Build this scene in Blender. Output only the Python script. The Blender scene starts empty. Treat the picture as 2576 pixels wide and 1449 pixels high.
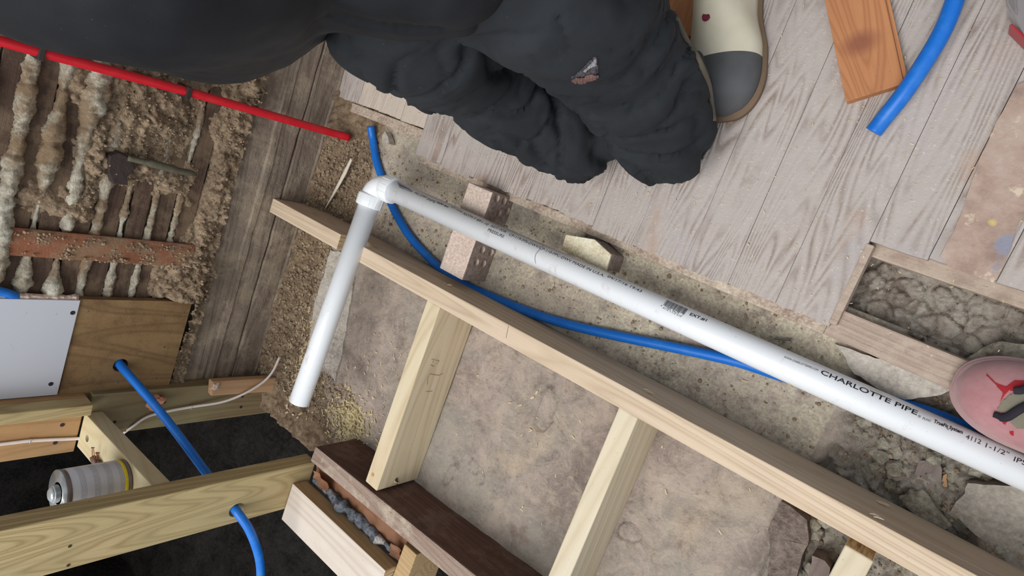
import bpy, bmesh, math, random
from mathutils import Vector, Matrix, noise
random.seed(7)
SC = bpy.context.scene
COL = SC.collection
# ------------------------------------------------------------------ camera
F = 1611.0; CX, CY = 1288.0, 724.5; H = 1.0
W = ((0.742164, -0.38855882*0-(-0.33829365), -0.57857584),
     (0.38855882, -0.92056256, -0.03983246),
     (-0.54609032, -0.19524853, -0.81465537))       # rows: image right, image down, view, in world axes
def ray(px, py):
    a, b = (px-CX)/F, (py-CY)/F
    return Vector([W[0][i]*a+W[1][i]*b+W[2][i] for i in range(3)])
def uz(px, py, z):
    d = ray(px, py); t = (z-H)/d.z; return Vector((0, 0, H))+d*t
def ux(px, py, x):
    d = ray(px, py); t = x/d.x; return Vector((0, 0, H))+d*t
cd = bpy.data.cameras.new('camera'); cam = bpy.data.objects.new('camera', cd); COL.objects.link(cam)
cd.sensor_width = 36; cd.lens = 36*F/2576; cd.clip_start = .02
cam.matrix_world = Matrix(((W[0][0], -W[1][0], -W[2][0], 0), (W[0][1], -W[1][1], -W[2][1], 0),
                           (W[0][2], -W[1][2], -W[2][2], H), (0, 0, 0, 1)))
SC.camera = cam
SC.view_settings.view_transform = 'Standard'; SC.view_settings.look = 'None'
SC.view_settings.gamma = 1; SC.view_settings.use_curve_mapping = False
SC.view_settings.exposure = 0.0
# ------------------------------------------------------------------ light
wd = bpy.data.worlds.new('room_light'); SC.world = wd; wd.use_nodes = True
wd.node_tree.nodes['Background'].inputs[0].default_value = (.86, .93, 1, 1)
_wt = wd.node_tree; _tc = _wt.nodes.new('ShaderNodeTexCoord'); _dot = _wt.nodes.new('ShaderNodeVectorMath'); _dot.operation = 'DOT_PRODUCT'
_wt.links.new(_tc.outputs['Generated'], _dot.inputs[0]); _dot.inputs[1].default_value = (.50, -.50, .50)   # open side of the room is brighter
_mr = _wt.nodes.new('ShaderNodeMapRange'); _wt.links.new(_dot.outputs['Value'], _mr.inputs[0])
_mr.inputs[1].default_value = -.5; _mr.inputs[2].default_value = .9; _mr.inputs[3].default_value = .06; _mr.inputs[4].default_value = .95
_wt.links.new(_mr.outputs[0], _wt.nodes['Background'].inputs[1])
def area(name, loc, tgt, sx, sy, power, col):
    l = bpy.data.lights.new(name, 'AREA'); l.shape = 'RECTANGLE'; l.size = sx; l.size_y = sy
    l.energy = power; l.color = col
    o = bpy.data.objects.new(name, l); COL.objects.link(o); o.location = loc
    o.rotation_euler = (Vector(tgt)-Vector(loc)).to_track_quat('-Z', 'Y').to_euler()
area('window_daylight', (0, -1.6, 3.3), (-.6, -.3, -.1), 2.7, 2.5, 126, (1, .985, .96))
# ------------------------------------------------------------------ materials
def S(r, g, b):
    def f(c):
        c /= 255.0
        return c/12.92 if c <= .04045 else ((c+.055)/1.055)**2.4
    return (f(r), f(g), f(b), 1)
class NT:
    def __init__(s, name, rough=.8, spec=.3):
        s.m = bpy.data.materials.new(name); s.m.use_nodes = True; s.t = s.m.node_tree
        s.b = s.t.nodes['Principled BSDF']; s.b.inputs['Roughness'].default_value = rough
        s.b.inputs['Specular IOR Level'].default_value = spec
        s.co = s.t.nodes.new('ShaderNodeTexCoord').outputs['Object']
    def put(s, sock, v):
        if isinstance(v, bpy.types.NodeSocket): s.t.links.new(v, sock)
        else: sock.default_value = v
    def map(s, sc=(1, 1, 1), rot=(0, 0, 0), loc=(0, 0, 0), vec=None):
        n = s.t.nodes.new('ShaderNodeMapping'); s.put(n.inputs['Vector'], vec or s.co)
        n.inputs['Scale'].default_value = sc; n.inputs['Rotation'].default_value = rot; n.inputs['Location'].default_value = loc
        return n.outputs[0]
    def noise(s, scale, detail=4, rough=.55, vec=None, dist=0):
        n = s.t.nodes.new('ShaderNodeTexNoise'); s.put(n.inputs['Vector'], vec or s.co)
        n.inputs['Scale'].default_value = scale; n.inputs['Detail'].default_value = detail
        n.inputs['Roughness'].default_value = rough; n.inputs['Distortion'].default_value = dist
        return n.outputs['Fac']
    def vor(s, scale, feat='F1', vec=None, out='Distance'):
        n = s.t.nodes.new('ShaderNodeTexVoronoi'); s.put(n.inputs['Vector'], vec or s.co)
        n.feature = feat; n.inputs['Scale'].default_value = scale
        return n.outputs[out]
    def ramp(s, fac, stops, interp='LINEAR'):
        n = s.t.nodes.new('ShaderNodeValToRGB'); s.put(n.inputs[0], fac); cr = n.color_ramp; cr.interpolation = interp
        while len(cr.elements) < len(stops): cr.elements.new(.5)
        for e, (p, c) in zip(cr.elements, stops):
            e.position = p; e.color = c if isinstance(c, tuple) else (c, c, c, 1)
        return n.outputs[0]
    def mix(s, fac, a, b, mode='MIX'):
        n = s.t.nodes.new('ShaderNodeMix'); n.data_type = 'RGBA'; n.blend_type = mode
        s.put(n.inputs[0], fac); s.put(n.inputs[6], a); s.put(n.inputs[7], b); return n.outputs[2]
    def math(s, op, a, b=0.0):
        n = s.t.nodes.new('ShaderNodeMath'); n.operation = op; s.put(n.inputs[0], a); s.put(n.inputs[1], b); return n.outputs[0]
    def attr(s, name):
        n = s.t.nodes.new('ShaderNodeAttribute'); n.attribute_name = name; return n.outputs['Fac']
    def bump(s, h, strength=.5, dist=.002, prev=None):
        n = s.t.nodes.new('ShaderNodeBump'); s.put(n.inputs['Height'], h)
        n.inputs['Strength'].default_value = strength; n.inputs['Distance'].default_value = dist
        if prev is not None: s.put(n.inputs['Normal'], prev)
        return n.outputs[0]
    def done(s, col, normal=None):
        s.put(s.b.inputs['Base Color'], col)
        if normal is not None: s.put(s.b.inputs['Normal'], normal)
        return s.m
def plain(name, c, rough=.5, spec=.4, metal=0, bump=None):
    n = NT(name, rough, spec); n.b.inputs['Metallic'].default_value = metal
    v = n.noise(60, 3)
    col = n.mix(v, tuple(x*.88 for x in c[:3])+(1,), tuple(min(1, x*1.1) for x in c[:3])+(1,))
    nm = n.bump(n.noise(bump[0], 3), bump[1], bump[2]) if bump else None
    return n.done(col, nm)
def wood(name, light, dark, axis, k=26, scale=9, stretch=9, fibre=.5, blotch=None, rough=.75, off=0, dirt=None, bump=.25, contrast=1.0, wear=0):
    n = NT(name, rough, .25)
    sc = [1, 1, 1]; sc[axis] = 1/stretch
    v = n.map(tuple(sc), loc=(off, off*.7, off*.3))
    ring = n.math('SINE', n.math('MULTIPLY', n.noise(scale*.62, 1.6, .4, v, .1), k*5.5))
    ring = n.math('MULTIPLY', n.math('ADD', ring, 1), .5)
    wv = n.noise(scale*.8, 2, .5, n.map(tuple(sc), loc=(off+3, 1, off)))
    c = n.ramp(n.math('POWER', ring, n.math('ADD', .4, n.math('MULTIPLY', wv, 1.1))), [(0, n_mid(light, dark, -.4)), (.3, n_mid(light, dark, contrast)), (.8, light), (1, light)])
    sc2 = [1, 1, 1]; sc2[axis] = .02
    v2 = n.map(tuple(sc2), loc=(off*2, off, off))
    fb = n.noise(420, 3, .6, v2)
    c = n.mix(n.math('MULTIPLY', n.ramp(fb, [(.35, 1.0), (.7, 0.0)]), .35*fibre), c, dark)
    bl = n.noise(7, 3, .6, n.map(loc=(off, 0, off)))
    c = n.mix(n.ramp(bl, [(.4, 0.0), (.75, .55)]), c, blotch if blotch else n_mid(light, dark, 1))
    if dirt:
        dn = n.noise(13, 9, .72)
        c = n.mix(n.ramp(dn, [(.5-wear*.2, 0.0), (.62-wear*.2, dirt[1])]), c, dirt[0])
    sp = n.ramp(n.noise(260, 2, .5), [(.70, 0.0), (.76, .5)])
    c = n.mix(sp, c, tuple(x*.35 for x in dark[:3])+(1,))
    nm = n.bump(n.math('ADD', fb, n.math('MULTIPLY', ring, .8)), bump, .0015)
    if dirt: nm = n.bump(n.noise(90, 6, .7), bump*1.2, .004, nm)
    return n.done(c, nm)
def n_mid(a, b, t): return tuple(a[i]*(.5+.25*(1-t))+b[i]*(.5-.25*(1-t)) for i in range(3))+(1,)

def gritty(name, cols, scale=6, grit=.5, fine=140, spots=(70, 60, 50), bd=.004, extra=None):
    n = NT(name, .95, .12)
    a = n.noise(scale, 7, .62, None, .3)
    c = n.ramp(a, [(.3, cols[0]), (.45, cols[1]), (.56, cols[2]), (.72, cols[3])])
    b = n.noise(fine, 5, .7)
    c = n.mix(n.ramp(b, [(.42, 0.0), (.68, .5)]), c, tuple(min(1, x*1.5) for x in cols[3][:3])+(1,))
    c = n.mix(n.ramp(b, [(.22, .55), (.4, 0.0)]), c, S(*spots))
    if extra: c = extra(n, c)
    m = n.noise(38, 8, .68)
    nm = n.bump(n.math('ADD', n.math('MULTIPLY', m, 1.4), n.math('MULTIPLY', b, .5)), grit, bd)
    return n.done(c, nm)
PINE_Y = wood('pine_along_y', S(212, 198, 170), S(172, 146, 106), 1, 18, 9, 10, .4, S(214, 196, 166), off=.3)
PINE_Y2 = wood('pine_along_y_pale', S(210, 200, 178), S(178, 156, 122), 1, 12, 10, 12, .4, S(216, 200, 172), off=2.3)
PINE_X = wood('pine_along_x', S(210, 190, 166), S(160, 134, 104), 0, 22, 13, 18, .5, S(212, 190, 165), off=5.1)
GREEN_Z = wood('treated_lumber_upright', S(196, 175, 130), S(122, 94, 54), 2, 26, 12, 9, .7, S(168, 156, 114), off=1.7)
GREEN_Z2 = wood('treated_lumber_upright_brown', S(138, 120, 90), S(96, 76, 50), 2, 22, 9, 8, .5, S(140, 140, 104), off=4.7)
TAN_Z = wood('tan_stud', S(172, 138, 100), S(132, 98, 62), 2, 16, 8, 9, .4, S(196, 150, 100), off=9.2)
BLOCKW = wood('pale_blocking', S(206, 194, 160), S(176, 154, 114), 0, 12, 8, 8, .6, S(212, 196, 158), off=3.3)
OLDBEAM = wood('old_brown_beam_wood', S(112, 84, 74), S(64, 46, 42), 0, 20, 14, 14, .9, S(96, 70, 62), .8, 1.1, (S(140, 122, 110), .35), .6)
DUSTY = wood('dusty_beam_edge', S(176, 158, 144), S(116, 84, 70), 0, 20, 14, 14, .9, S(150, 128, 114), .9, 6.1, (S(196, 182, 162), .8), .8)
WHITEJ = wood('whitewashed_pine', S(216, 206, 194), S(176, 158, 144), 0, 16, 10, 12, .5, S(198, 180, 168), off=7.7)
TANJ = wood('tan_joist_side', S(186, 158, 118), S(144, 112, 76), 0, 22, 18, 16, .6, S(170, 140, 104), off=8.8)
GREYW = wood('weathered_grey_boards', S(158, 143, 128), S(88, 74, 64), 1, 12, 16, 16, 1.0, S(118, 102, 90), .9, 2.9, (S(178, 162, 140), .6), 1.0, wear=.1)
LATHW = wood('dark_old_lath', S(98, 78, 66), S(58, 46, 40), 1, 10, 16, 12, .9, S(80, 64, 56), .9, 4.2, (S(124, 104, 84), .75), .7, wear=.25)
REDW = wood('red_brown_old_wood', S(150, 96, 70), S(104, 64, 48), 2, 8, 12, 12, .5, S(132, 84, 62), .8, 1.4, (S(138, 114, 90), .8), .6, wear=.3)
PLYW = wood('brown_plywood', S(146, 118, 82), S(84, 62, 42), 2, 7, 15, 5, .5, S(116, 88, 56), .7, 3.9, (S(84, 56, 42), .4), .3)
FIR = wood('orange_fir', S(190, 132, 90), S(142, 88, 56), 1, 22, 16, 12, .5, S(168, 108, 72), .6, 5.7)
_t = FIR.node_tree; _b = _t.nodes['Principled BSDF']; _src = _b.inputs['Base Color'].links[0].from_socket
_tc = _t.nodes.new('ShaderNodeTexCoord'); _mp = _t.nodes.new('ShaderNodeMapping'); _t.links.new(_tc.outputs['Object'], _mp.inputs[0])
_mp.inputs['Location'].default_value = (-.034*24, -.082*34, 0); _mp.inputs['Scale'].default_value = (24, 34, 0)
_ln = _t.nodes.new('ShaderNodeVectorMath'); _ln.operation = 'LENGTH'; _t.links.new(_mp.outputs[0], _ln.inputs[0])
_rp = _t.nodes.new('ShaderNodeValToRGB'); _t.links.new(_ln.outputs['Value'], _rp.inputs[0]); _rp.color_ramp.elements[0].position = .25; _rp.color_ramp.elements[0].color = (.85, .85, .85, 1); _rp.color_ramp.elements[1].position = .8; _rp.color_ramp.elements[1].color = (0, 0, 0, 1)
_mx = _t.nodes.new('ShaderNodeMix'); _mx.data_type = 'RGBA'; _t.links.new(_rp.outputs[0], _mx.inputs[0]); _t.links.new(_src, _mx.inputs[6]); _mx.inputs[7].default_value = S(138, 84, 64); _t.links.new(_mx.outputs[2], _b.inputs['Base Color'])
LEDGERW = wood('grey_ledger_wood', S(186, 166, 152), S(134, 112, 98), 0, 18, 15, 12, .8, S(168, 150, 136), .9, 2.2, (S(196, 180, 162), .6), .5)
GREYCHIP = wood('grey_wood_scrap', S(150, 136, 130), S(100, 86, 82), 1, 10, 15, 12, .8, None, .9, 2.2)
CLEATW = wood('cleat_wood', S(196, 158, 122), S(156, 118, 84), 2, 10, 15, 12, .8, None, .9, 2.2)
PENCIL = plain('pencil_lead', S(120, 104, 84), .8)
ENDGRAIN = NT('end_grain', .9, .2)
_v = ENDGRAIN.noise(160, 4, .6, ENDGRAIN.map((1, 1, .12)))
ENDGRAIN = ENDGRAIN.done(ENDGRAIN.ramp(_v, [(.3, S(128, 98, 66)), (.6, S(206, 180, 142))]), ENDGRAIN.bump(_v, .8, .003))

# concrete floor: smooth pinkish slab, dusty sandy strip, loose soil and rubble zones are painted with attributes
def ground_mat():
    n = NT('concrete_and_soil', .95, .1)
    a = n.noise(4.5, 9, .62, None, .5)
    c = n.ramp(a, [(.30, S(126, 112, 108)), (.42, S(164, 148, 140)), (.50, S(190, 172, 162)), (.58, S(170, 158, 148)), (.70, S(204, 182, 160))])
    mot = n.noise(16, 10, .78, n.map(loc=(5, 5, 2)), .6)
    c = n.mix(n.ramp(mot, [(.50, 0.0), (.60, .55)]), c, S(214, 196, 178))
    c = n.mix(n.ramp(mot, [(.36, .7), (.47, 0.0)]), c, S(116, 102, 96))
    mo2 = n.noise(70, 6, .75, n.map(loc=(2, 5, 2)), .3)
    c = n.mix(n.ramp(mo2, [(.56, 0.0), (.66, .5)]), c, S(206, 190, 172))
    c = n.mix(n.ramp(mo2, [(.34, .55), (.43, 0.0)]), c, S(108, 96, 88))
    c = n.mix(.16, c, S(110, 100, 94))
    gr = n.noise(3.1, 6, .6, n.map(loc=(4, 2, 1)))
    c = n.mix(n.ramp(gr, [(.48, 0.0), (.62, .6)]), c, S(150, 148, 140))
    st = n.noise(11, 9, .72, n.map(loc=(1, 9, 3)))
    c = n.mix(n.ramp(st, [(.56, 0.0), (.66, .6)]), c, S(124, 102, 94))
    saw = n.ramp(n.noise(34, 8, .78), [(.36, 0.0), (.56, 1.0)])
    sc = n.ramp(n.noise(190, 4, .7), [(.3, S(178, 164, 142)), (.5, S(220, 208, 184)), (.7, S(244, 236, 212))])
    c = n.mix(n.math('MULTIPLY', saw, n.attr('saw')), c, sc)
    dc = n.ramp(n.noise(60, 7, .72), [(.28, S(80, 64, 52)), (.45, S(132, 112, 92)), (.6, S(160, 138, 112)), (.75, S(190, 168, 138))])
    c = n.mix(n.attr('dirt'), c, dc)
    rc = n.ramp(n.noise(26, 8, .7), [(.3, S(126, 114, 102)), (.46, S(166, 154, 142)), (.6, S(184, 176, 164)), (.74, S(200, 184, 162))])
    c = n.mix(n.attr('rub'), c, rc)
    b = n.noise(170, 5, .75)
    c = n.mix(n.ramp(b, [(.6, 0.0), (.74, .55)]), c, S(228, 218, 202))
    c = n.mix(n.ramp(b, [(.24, .6), (.33, 0.0)]), c, S(104, 88, 76))
    cr = n.vor(9, 'DISTANCE_TO_EDGE', n.map(loc=(.3, .2, 0), vec=None))
    m = n.noise(30, 9, .72)
    h = n.math('ADD', n.math('MULTIPLY', m, 1.5), n.math('MULTIPLY', b, .55))
    nm = n.bump(h, .8, .008)
    return n.done(c, nm)
GROUND = ground_mat()
DIRT = gritty('brown_dirt', (S(84, 68, 54), S(128, 108, 88), S(152, 130, 108), S(176, 156, 130)), 22, .9, 150, (60, 46, 36), .008)
PLASTER = gritty('old_plaster', (S(128, 112, 92), S(160, 148, 128), S(184, 176, 156), S(198, 192, 176)), 12, .9, 160, (76, 62, 50), .006)
def keyextra(n, c):
    d = n.noise(7, 5, .7, n.map(loc=(3, 1, 2)))
    return n.mix(n.ramp(d, [(.44, 0.0), (.56, .95)]), c, S(136, 114, 90))
PLASTER_KEY = gritty('plaster_keys', (S(128, 112, 92), S(158, 148, 130), S(180, 174, 158), S(200, 196, 182)), 12, .9, 160, (76, 62, 50), .006, keyextra)
RUBBLE = gritty('grey_rubble', (S(100, 92, 82), S(142, 134, 118), S(164, 158, 144), S(182, 174, 158)), 16, .9, 120, (48, 42, 38), .008)
SANDW = gritty('sandy_dusty_wood', (S(140, 118, 106), S(164, 144, 130), S(182, 166, 150), S(206, 192, 174)), 22, .9, 170, (110, 88, 76), .004)
BARKY = gritty('brown_grey_stone', (S(80, 70, 66), S(112, 98, 92), S(134, 120, 112), S(156, 144, 134)), 12, 1, 110, (48, 42, 38), .01)
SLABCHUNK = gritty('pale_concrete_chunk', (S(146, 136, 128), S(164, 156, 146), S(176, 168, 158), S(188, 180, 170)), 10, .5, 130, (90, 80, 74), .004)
SLABG = gritty('grey_concrete_painted_shade', (S(118, 110, 102), S(140, 132, 122), S(150, 142, 132), S(162, 154, 142)), 10, .6, 130, (80, 70, 64), .004)  # concrete tones darkened to paint in the shade beside the long joist
PIT_SHADE = gritty('crawlspace_soil_painted_shade', (S(26, 24, 24), S(38, 35, 34), S(48, 45, 42), S(58, 54, 50)), 9, .9, 60, (12, 11, 11), .02)  # near-black tones paint the unlit pit into the soil colour
BRICKM = gritty('pink_brick_face', (S(176, 154, 144), S(192, 172, 160), S(202, 184, 172), S(214, 198, 184)), 9, .5, 170, (166, 140, 126), .003)
BRICKD = gritty('grey_cored_face', (S(104, 88, 84), S(128, 112, 106), S(142, 128, 120), S(158, 142, 132)), 10, .5, 120, (84, 66, 60), .003)
MORTAR = gritty('sandy_mortar_top', (S(186, 168, 132), S(212, 198, 164), S(226, 214, 184), S(238, 228, 204)), 20, .8, 220, (130, 108, 80), .004)

def plank_mat():
    n = NT('dusty_floor_planks', .85, .2)
    v = n.map((1, .1, 1)); v = n.t.nodes.new('ShaderNodeVectorMath'); v.operation = 'ADD'
    n.t.links.new(n.map((1, .1, 1)), v.inputs[0])
    cx = n.t.nodes.new('ShaderNodeCombineXYZ'); n.put(cx.inputs[0], n.math('MULTIPLY', n.attr('bid'), 7.3)); n.put(cx.inputs[1], n.math('MULTIPLY', n.attr('bid'), 3.1))
    n.t.links.new(cx.outputs[0], v.inputs[1]); v = v.outputs[0]
    ring = n.math('MULTIPLY', n.math('ADD', n.math('SINE', n.math('MULTIPLY', n.noise(10, 2.2, .5, v, .1), 190)), 1), .5)
    c = n.ramp(ring, [(0, S(140, 124, 114)), (.3, S(168, 155, 147)), (1, S(184, 173, 167))])
    dust = n.noise(8, 8, .7)
    c = n.mix(n.ramp(dust, [(.36, 0.0), (.56, .88)]), c, S(180, 170, 164))
    bl = n.noise(5, 6, .65, n.map(loc=(3, 3, 1)))
    c = n.mix(n.ramp(bl, [(.55, 0.0), (.7, .45)]), c, S(164, 158, 160))
    c = n.mix(n.ramp(n.noise(9, 5, .6, n.map((1, .4, 1), loc=(8, 1, 1))), [(.62, 0.0), (.7, .5)]), c, S(176, 136, 108))
    c = n.mix(n.math('MULTIPLY', n.attr('tone'), .6), c, S(214, 198, 180))
    b = n.noise(240, 4, .7)
    c = n.mix(n.ramp(b, [(.62, 0.0), (.72, .6)]), c, S(234, 228, 214))
    c = n.mix(n.ramp(b, [(.27, .6), (.34, 0.0)]), c, S(110, 92, 80))
    nm = n.bump(n.math('MULTIPLY', ring, n.ramp(dust, [(.4, 1.0), (.6, .1)])), .55, .002)
    nm = n.bump(n.math('ADD', b, n.noise(50, 6, .7)), .35, .003, nm)
    return n.done(c, nm)
PLANK = plank_mat()
def lino_mat():
    n = NT('old_brown_floor_covering', .85, .2)
    c = n.ramp(n.noise(14, 8, .7), [(.3, S(134, 112, 104)), (.5, S(172, 148, 134)), (.7, S(190, 170, 158))])
    c = n.mix(n.ramp(n.noise(24, 6, .7, n.map(loc=(1, 1, 1))), [(.6, 0.0), (.66, .8)]), c, S(216, 198, 174))
    c = n.mix(n.ramp(n.noise(13, 2, .5, n.map(loc=(2.2, .3, 5))), [(.66, 0.0), (.69, .9)]), c, S(226, 202, 110))
    c = n.mix(n.ramp(n.noise(12, 2, .5, n.map(loc=(7.2, 4.3, 5))), [(.64, 0.0), (.68, .7)]), c, S(134, 144, 166))
    return n.done(c, n.bump(n.noise(70, 7, .7), .5, .004))
LINO = lino_mat()
def pvc_mat():
    n = NT('white_pvc', .32, .45)
    c = n.ramp(n.noise(26, 8, .75, n.map((1, .5, 1))), [(.57, S(228, 230, 233)), (.72, S(200, 194, 188))])
    c = n.mix(n.ramp(n.noise(330, 2, .5), [(.72, 0.0), (.77, .6)]), c, S(120, 110, 104))
    return n.done(c, n.bump(n.noise(12, 2), .05, .002))
PVC = pvc_mat()
FITTING = plain('white_pvc_fitting', S(236, 238, 240), .25, .5)
INK = plain('printing_ink', S(44, 44, 54), .6, .2)
INKS = plain('blue_marker', S(42, 40, 92), .6, .2)
def pex(name, c1, c2):
    n = NT(name, .38, .4)
    c = n.mix(n.ramp(n.noise(30, 7, .7), [(.5, 0.0), (.75, .45)]), c1, c2)
    return n.done(c, n.bump(n.noise(200, 2), .05, .001))
BLUE = pex('blue_tubing', S(18, 106, 198), S(70, 140, 208))
RED = pex('red_tubing', S(196, 22, 38), S(204, 60, 60))
WIRE = plain('white_cable_sheath', S(222, 208, 200), .5)
CLIP = plain('dark_clip', S(58, 52, 50), .5, .4, .3)
STEEL = plain('galvanised_steel', S(150, 152, 154), .35, .5, .9)
DARKSCREW = plain('black_screw', S(52, 54, 66), .45, .5, .5)
RUSTN = plain('rusty_nail', S(140, 84, 54), .6, .4, .4)
def can_label():
    n = NT('can_label', .35, .5)
    sep = n.t.nodes.new('ShaderNodeSeparateXYZ'); n.t.links.new(n.co, sep.inputs[0])
    lines = n.math('SINE', n.math('MULTIPLY', sep.outputs[2], 3300))
    brk = n.ramp(n.noise(700, 2, .5, n.map((1, 1, .3))), [(.34, 0.0), (.42, 1.0)])
    para = n.ramp(n.math('SINE', n.math('MULTIPLY', sep.outputs[2], 260)), [(.0, 0.0), (.12, 1.0)])
    ink = n.math('MULTIPLY', n.math('MULTIPLY', n.ramp(lines, [(.3, 0.0), (.6, 1.0)]), brk), para)
    return n.done(n.mix(n.math('MULTIPLY', ink, .7), S(214, 214, 220), S(92, 92, 104)))
LABEL = can_label()
YELLOW = plain('yellow_band', S(238, 214, 40), .4)
TIN = plain('tin', S(196, 200, 202), .3, .7, .35, (30, .3, .004))
TINRIM = plain('dull_tin_seam', S(132, 120, 116), .4, .5, .3)
DRYWALL = NT('white_panel', .6, .3)
_c = DRYWALL.mix(DRYWALL.ramp(DRYWALL.noise(60, 5, .7, DRYWALL.map((1, .35, 1))), [(.68, 0.0), (.73, .7)]), S(192, 194, 202), S(160, 144, 134))
DRYWALL = DRYWALL.done(_c)
PANELEDGE = gritty('torn_panel_edge', (S(170, 136, 120), S(196, 166, 150), S(210, 184, 168), S(226, 206, 192)), 40, .8, 160, (130, 96, 80), .004)
KRAFT = NT('kraft_paper', .6, .35)
_n = KRAFT.noise(9, 4, .6)
KRAFT = KRAFT.done(KRAFT.ramp(_n, [(.3, S(150, 104, 76)), (.7, S(196, 150, 118))]), KRAFT.bump(KRAFT.noise(16, 4), .5, .01))
FLUFFG = gritty('grey_insulation', (S(60, 66, 76), S(84, 92, 104), S(120, 128, 140), S(168, 170, 172)), 26, 1, 120, (30, 32, 38), .01)
FLUFFW = gritty('white_insulation', (S(160, 150, 140), S(188, 178, 168), S(208, 200, 190), S(226, 222, 214)), 20, .9, 120, (110, 96, 84), .01)
def cloth(name, a, b, rough=.85):
    n = NT(name, rough, .25)
    c = n.ramp(n.noise(7, 5, .6), [(.3, a), (.7, b)])
    c = n.mix(n.ramp(n.noise(300, 2, .6), [(.74, 0.0), (.8, .25)]), c, S(170, 160, 150))
    n.b.inputs['Specular IOR Level'].default_value = .3
    return n.done(c, n.bump(n.noise(900, 2), .15, .0006))
JACKET = cloth('black_sweatshirt', S(17, 18, 22), S(29, 31, 37), .6)
TROUSER = cloth('charcoal_work_trousers', S(28, 30, 33), S(42, 45, 49))
HEMIN = cloth('trouser_lining', S(70, 64, 56), S(96, 88, 76))
SKIN = plain('skin', S(196, 150, 124), .6)
BOOTL = cloth('cream_suede', S(198, 188, 164), S(222, 214, 194))
BOOTD = cloth('dark_grey_toe', S(66, 66, 66), S(96, 96, 98))
RUBBER = plain('brown_rubber_sole', S(120, 98, 76), .6)
PINK = NT('dusty_pink_suede', .9, .2)
PINK.b.inputs['Sheen Weight'].default_value = .3
_c = PINK.ramp(PINK.noise(16, 7, .7), [(.3, S(164, 112, 114)), (.55, S(176, 130, 132)), (.75, S(186, 150, 148))])
PINK = PINK.done(_c, PINK.bump(PINK.noise(500, 2), .2, .0008))
REDT = plain('bright_red_trim', S(206, 54, 66), .6)
SOLEP = plain('greyish_pink_sole', S(172, 140, 138), .6)
TONGUE = cloth('beige_tongue', S(160, 154, 134), S(184, 178, 158))
LACE = cloth('black_lace', S(34, 30, 38), S(52, 48, 56))
NAVY = cloth('dark_navy_trouser', S(20, 23, 31), S(32, 37, 47))
CLEARP = NT('clear_plastic', .12, .5); CLEARP.b.inputs['Transmission Weight'].default_value = .75; CLEARP = CLEARP.done(S(214, 206, 206))
REDLATCH = plain('red_plastic', S(166, 52, 60), .35)
SAWM = NT('wood_shavings', .85, .2)
SAWM = SAWM.done(SAWM.ramp(SAWM.noise(40, 3, .7), [(.3, S(226, 204, 168)), (.5, S(242, 226, 194)), (.7, S(250, 240, 216))]))
SAWY = NT('yellow_wood_shavings', .85, .2)
SAWY = SAWY.done(SAWY.ramp(SAWY.noise(50, 3, .7), [(.3, S(214, 196, 152)), (.5, S(240, 226, 184)), (.7, S(252, 244, 214))]))
CRUMB = gritty('crumbled_plaster', (S(92, 76, 62), S(130, 112, 92), S(148, 130, 108), S(172, 154, 130)), 30, .8, 200, (60, 46, 36), .004)

# ------------------------------------------------------------------ mesh helpers
def link(name, me, mats, parent=None, smooth=False):
    o = bpy.data.objects.new(name, me); COL.objects.link(o)
    for m in (mats if isinstance(mats, (list, tuple)) else [mats]): me.materials.append(m)
    if parent: o.parent = parent; o.matrix_parent_inverse = parent.matrix_world.inverted()
    if smooth:
        for p in me.polygons: p.use_smooth = True
    return o
def obj(name, bm, mats, parent=None, smooth=False):
    bm.normal_update(); me = bpy.data.meshes.new(name); bm.to_mesh(me); bm.free()
    return link(name, me, mats, parent, smooth)
def tag(o, label, cat, group=None, kind=None):
    o['label'] = label; o['category'] = cat
    if group: o['group'] = group
    if kind: o['kind'] = kind
    return o
def struct(o): o['kind'] = 'structure'; return o
def thing(name, loc, label, cat, group=None):
    o = bpy.data.objects.new(name, None); COL.objects.link(o); o.location = loc; o.empty_display_size = .02
    bpy.context.view_layer.update()
    return tag(o, label, cat, group)
def box(x0, x1, y0, y1, z0, z1, bev=.0025, seg=2, cut=0):
    bm = bmesh.new(); bmesh.ops.create_cube(bm, size=1)
    for v in bm.verts:
        v.co = Vector(((x0+x1)/2+v.co.x*(x1-x0), (y0+y1)/2+v.co.y*(y1-y0), (z0+z1)/2+v.co.z*(z1-z0)))
    if bev: bmesh.ops.bevel(bm, geom=bm.edges[:], offset=bev, segments=seg, affect='EDGES', profile=.6)
    return bm
def prism(poly, axis, a0, a1, bev=.002):
    """extrude a 2-D polygon along an axis; poly gives the two other coordinates in xyz order"""
    bm = bmesh.new(); vs = []
    for a in (a0, a1):
        row = []
        for p in poly:
            c = list(p); c.insert(axis, a); row.append(bm.verts.new(c))
        vs.append(row)
    n = len(poly)
    bm.faces.new(vs[0]); bm.faces.new(vs[1][::-1])
    for i in range(n): bm.faces.new((vs[0][i], vs[1][i], vs[1][(i+1) % n], vs[0][(i+1) % n]))
    bmesh.ops.recalc_face_normals(bm, faces=bm.faces[:])
    if bev: bmesh.ops.bevel(bm, geom=bm.edges[:], offset=bev, segments=2, affect='EDGES', profile=.6)
    return bm
def quadprism(base, z0, z1, bev=.002):
    return prism([(p[0], p[1]) for p in base], 2, z0, z1, bev)
def setmat(bm, fn):
    bm.normal_update()
    for f in bm.faces: f.material_index = fn(f)
    return bm
def catmull(pts, n):
    P = [Vector(p) for p in pts]; P = [2*P[0]-P[1]]+P+[2*P[-1]-P[-2]]; out = []
    for i in range(1, len(P)-2):
        for k in range(n):
            t = k/n; a, b, c, d = P[i-1], P[i], P[i+1], P[i+2]
            out.append(.5*((2*b)+(c-a)*t+(2*a-5*b+4*c-d)*t*t+(3*b-a-3*c+d)*t**3))
    out.append(P[-2]); return out
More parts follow.
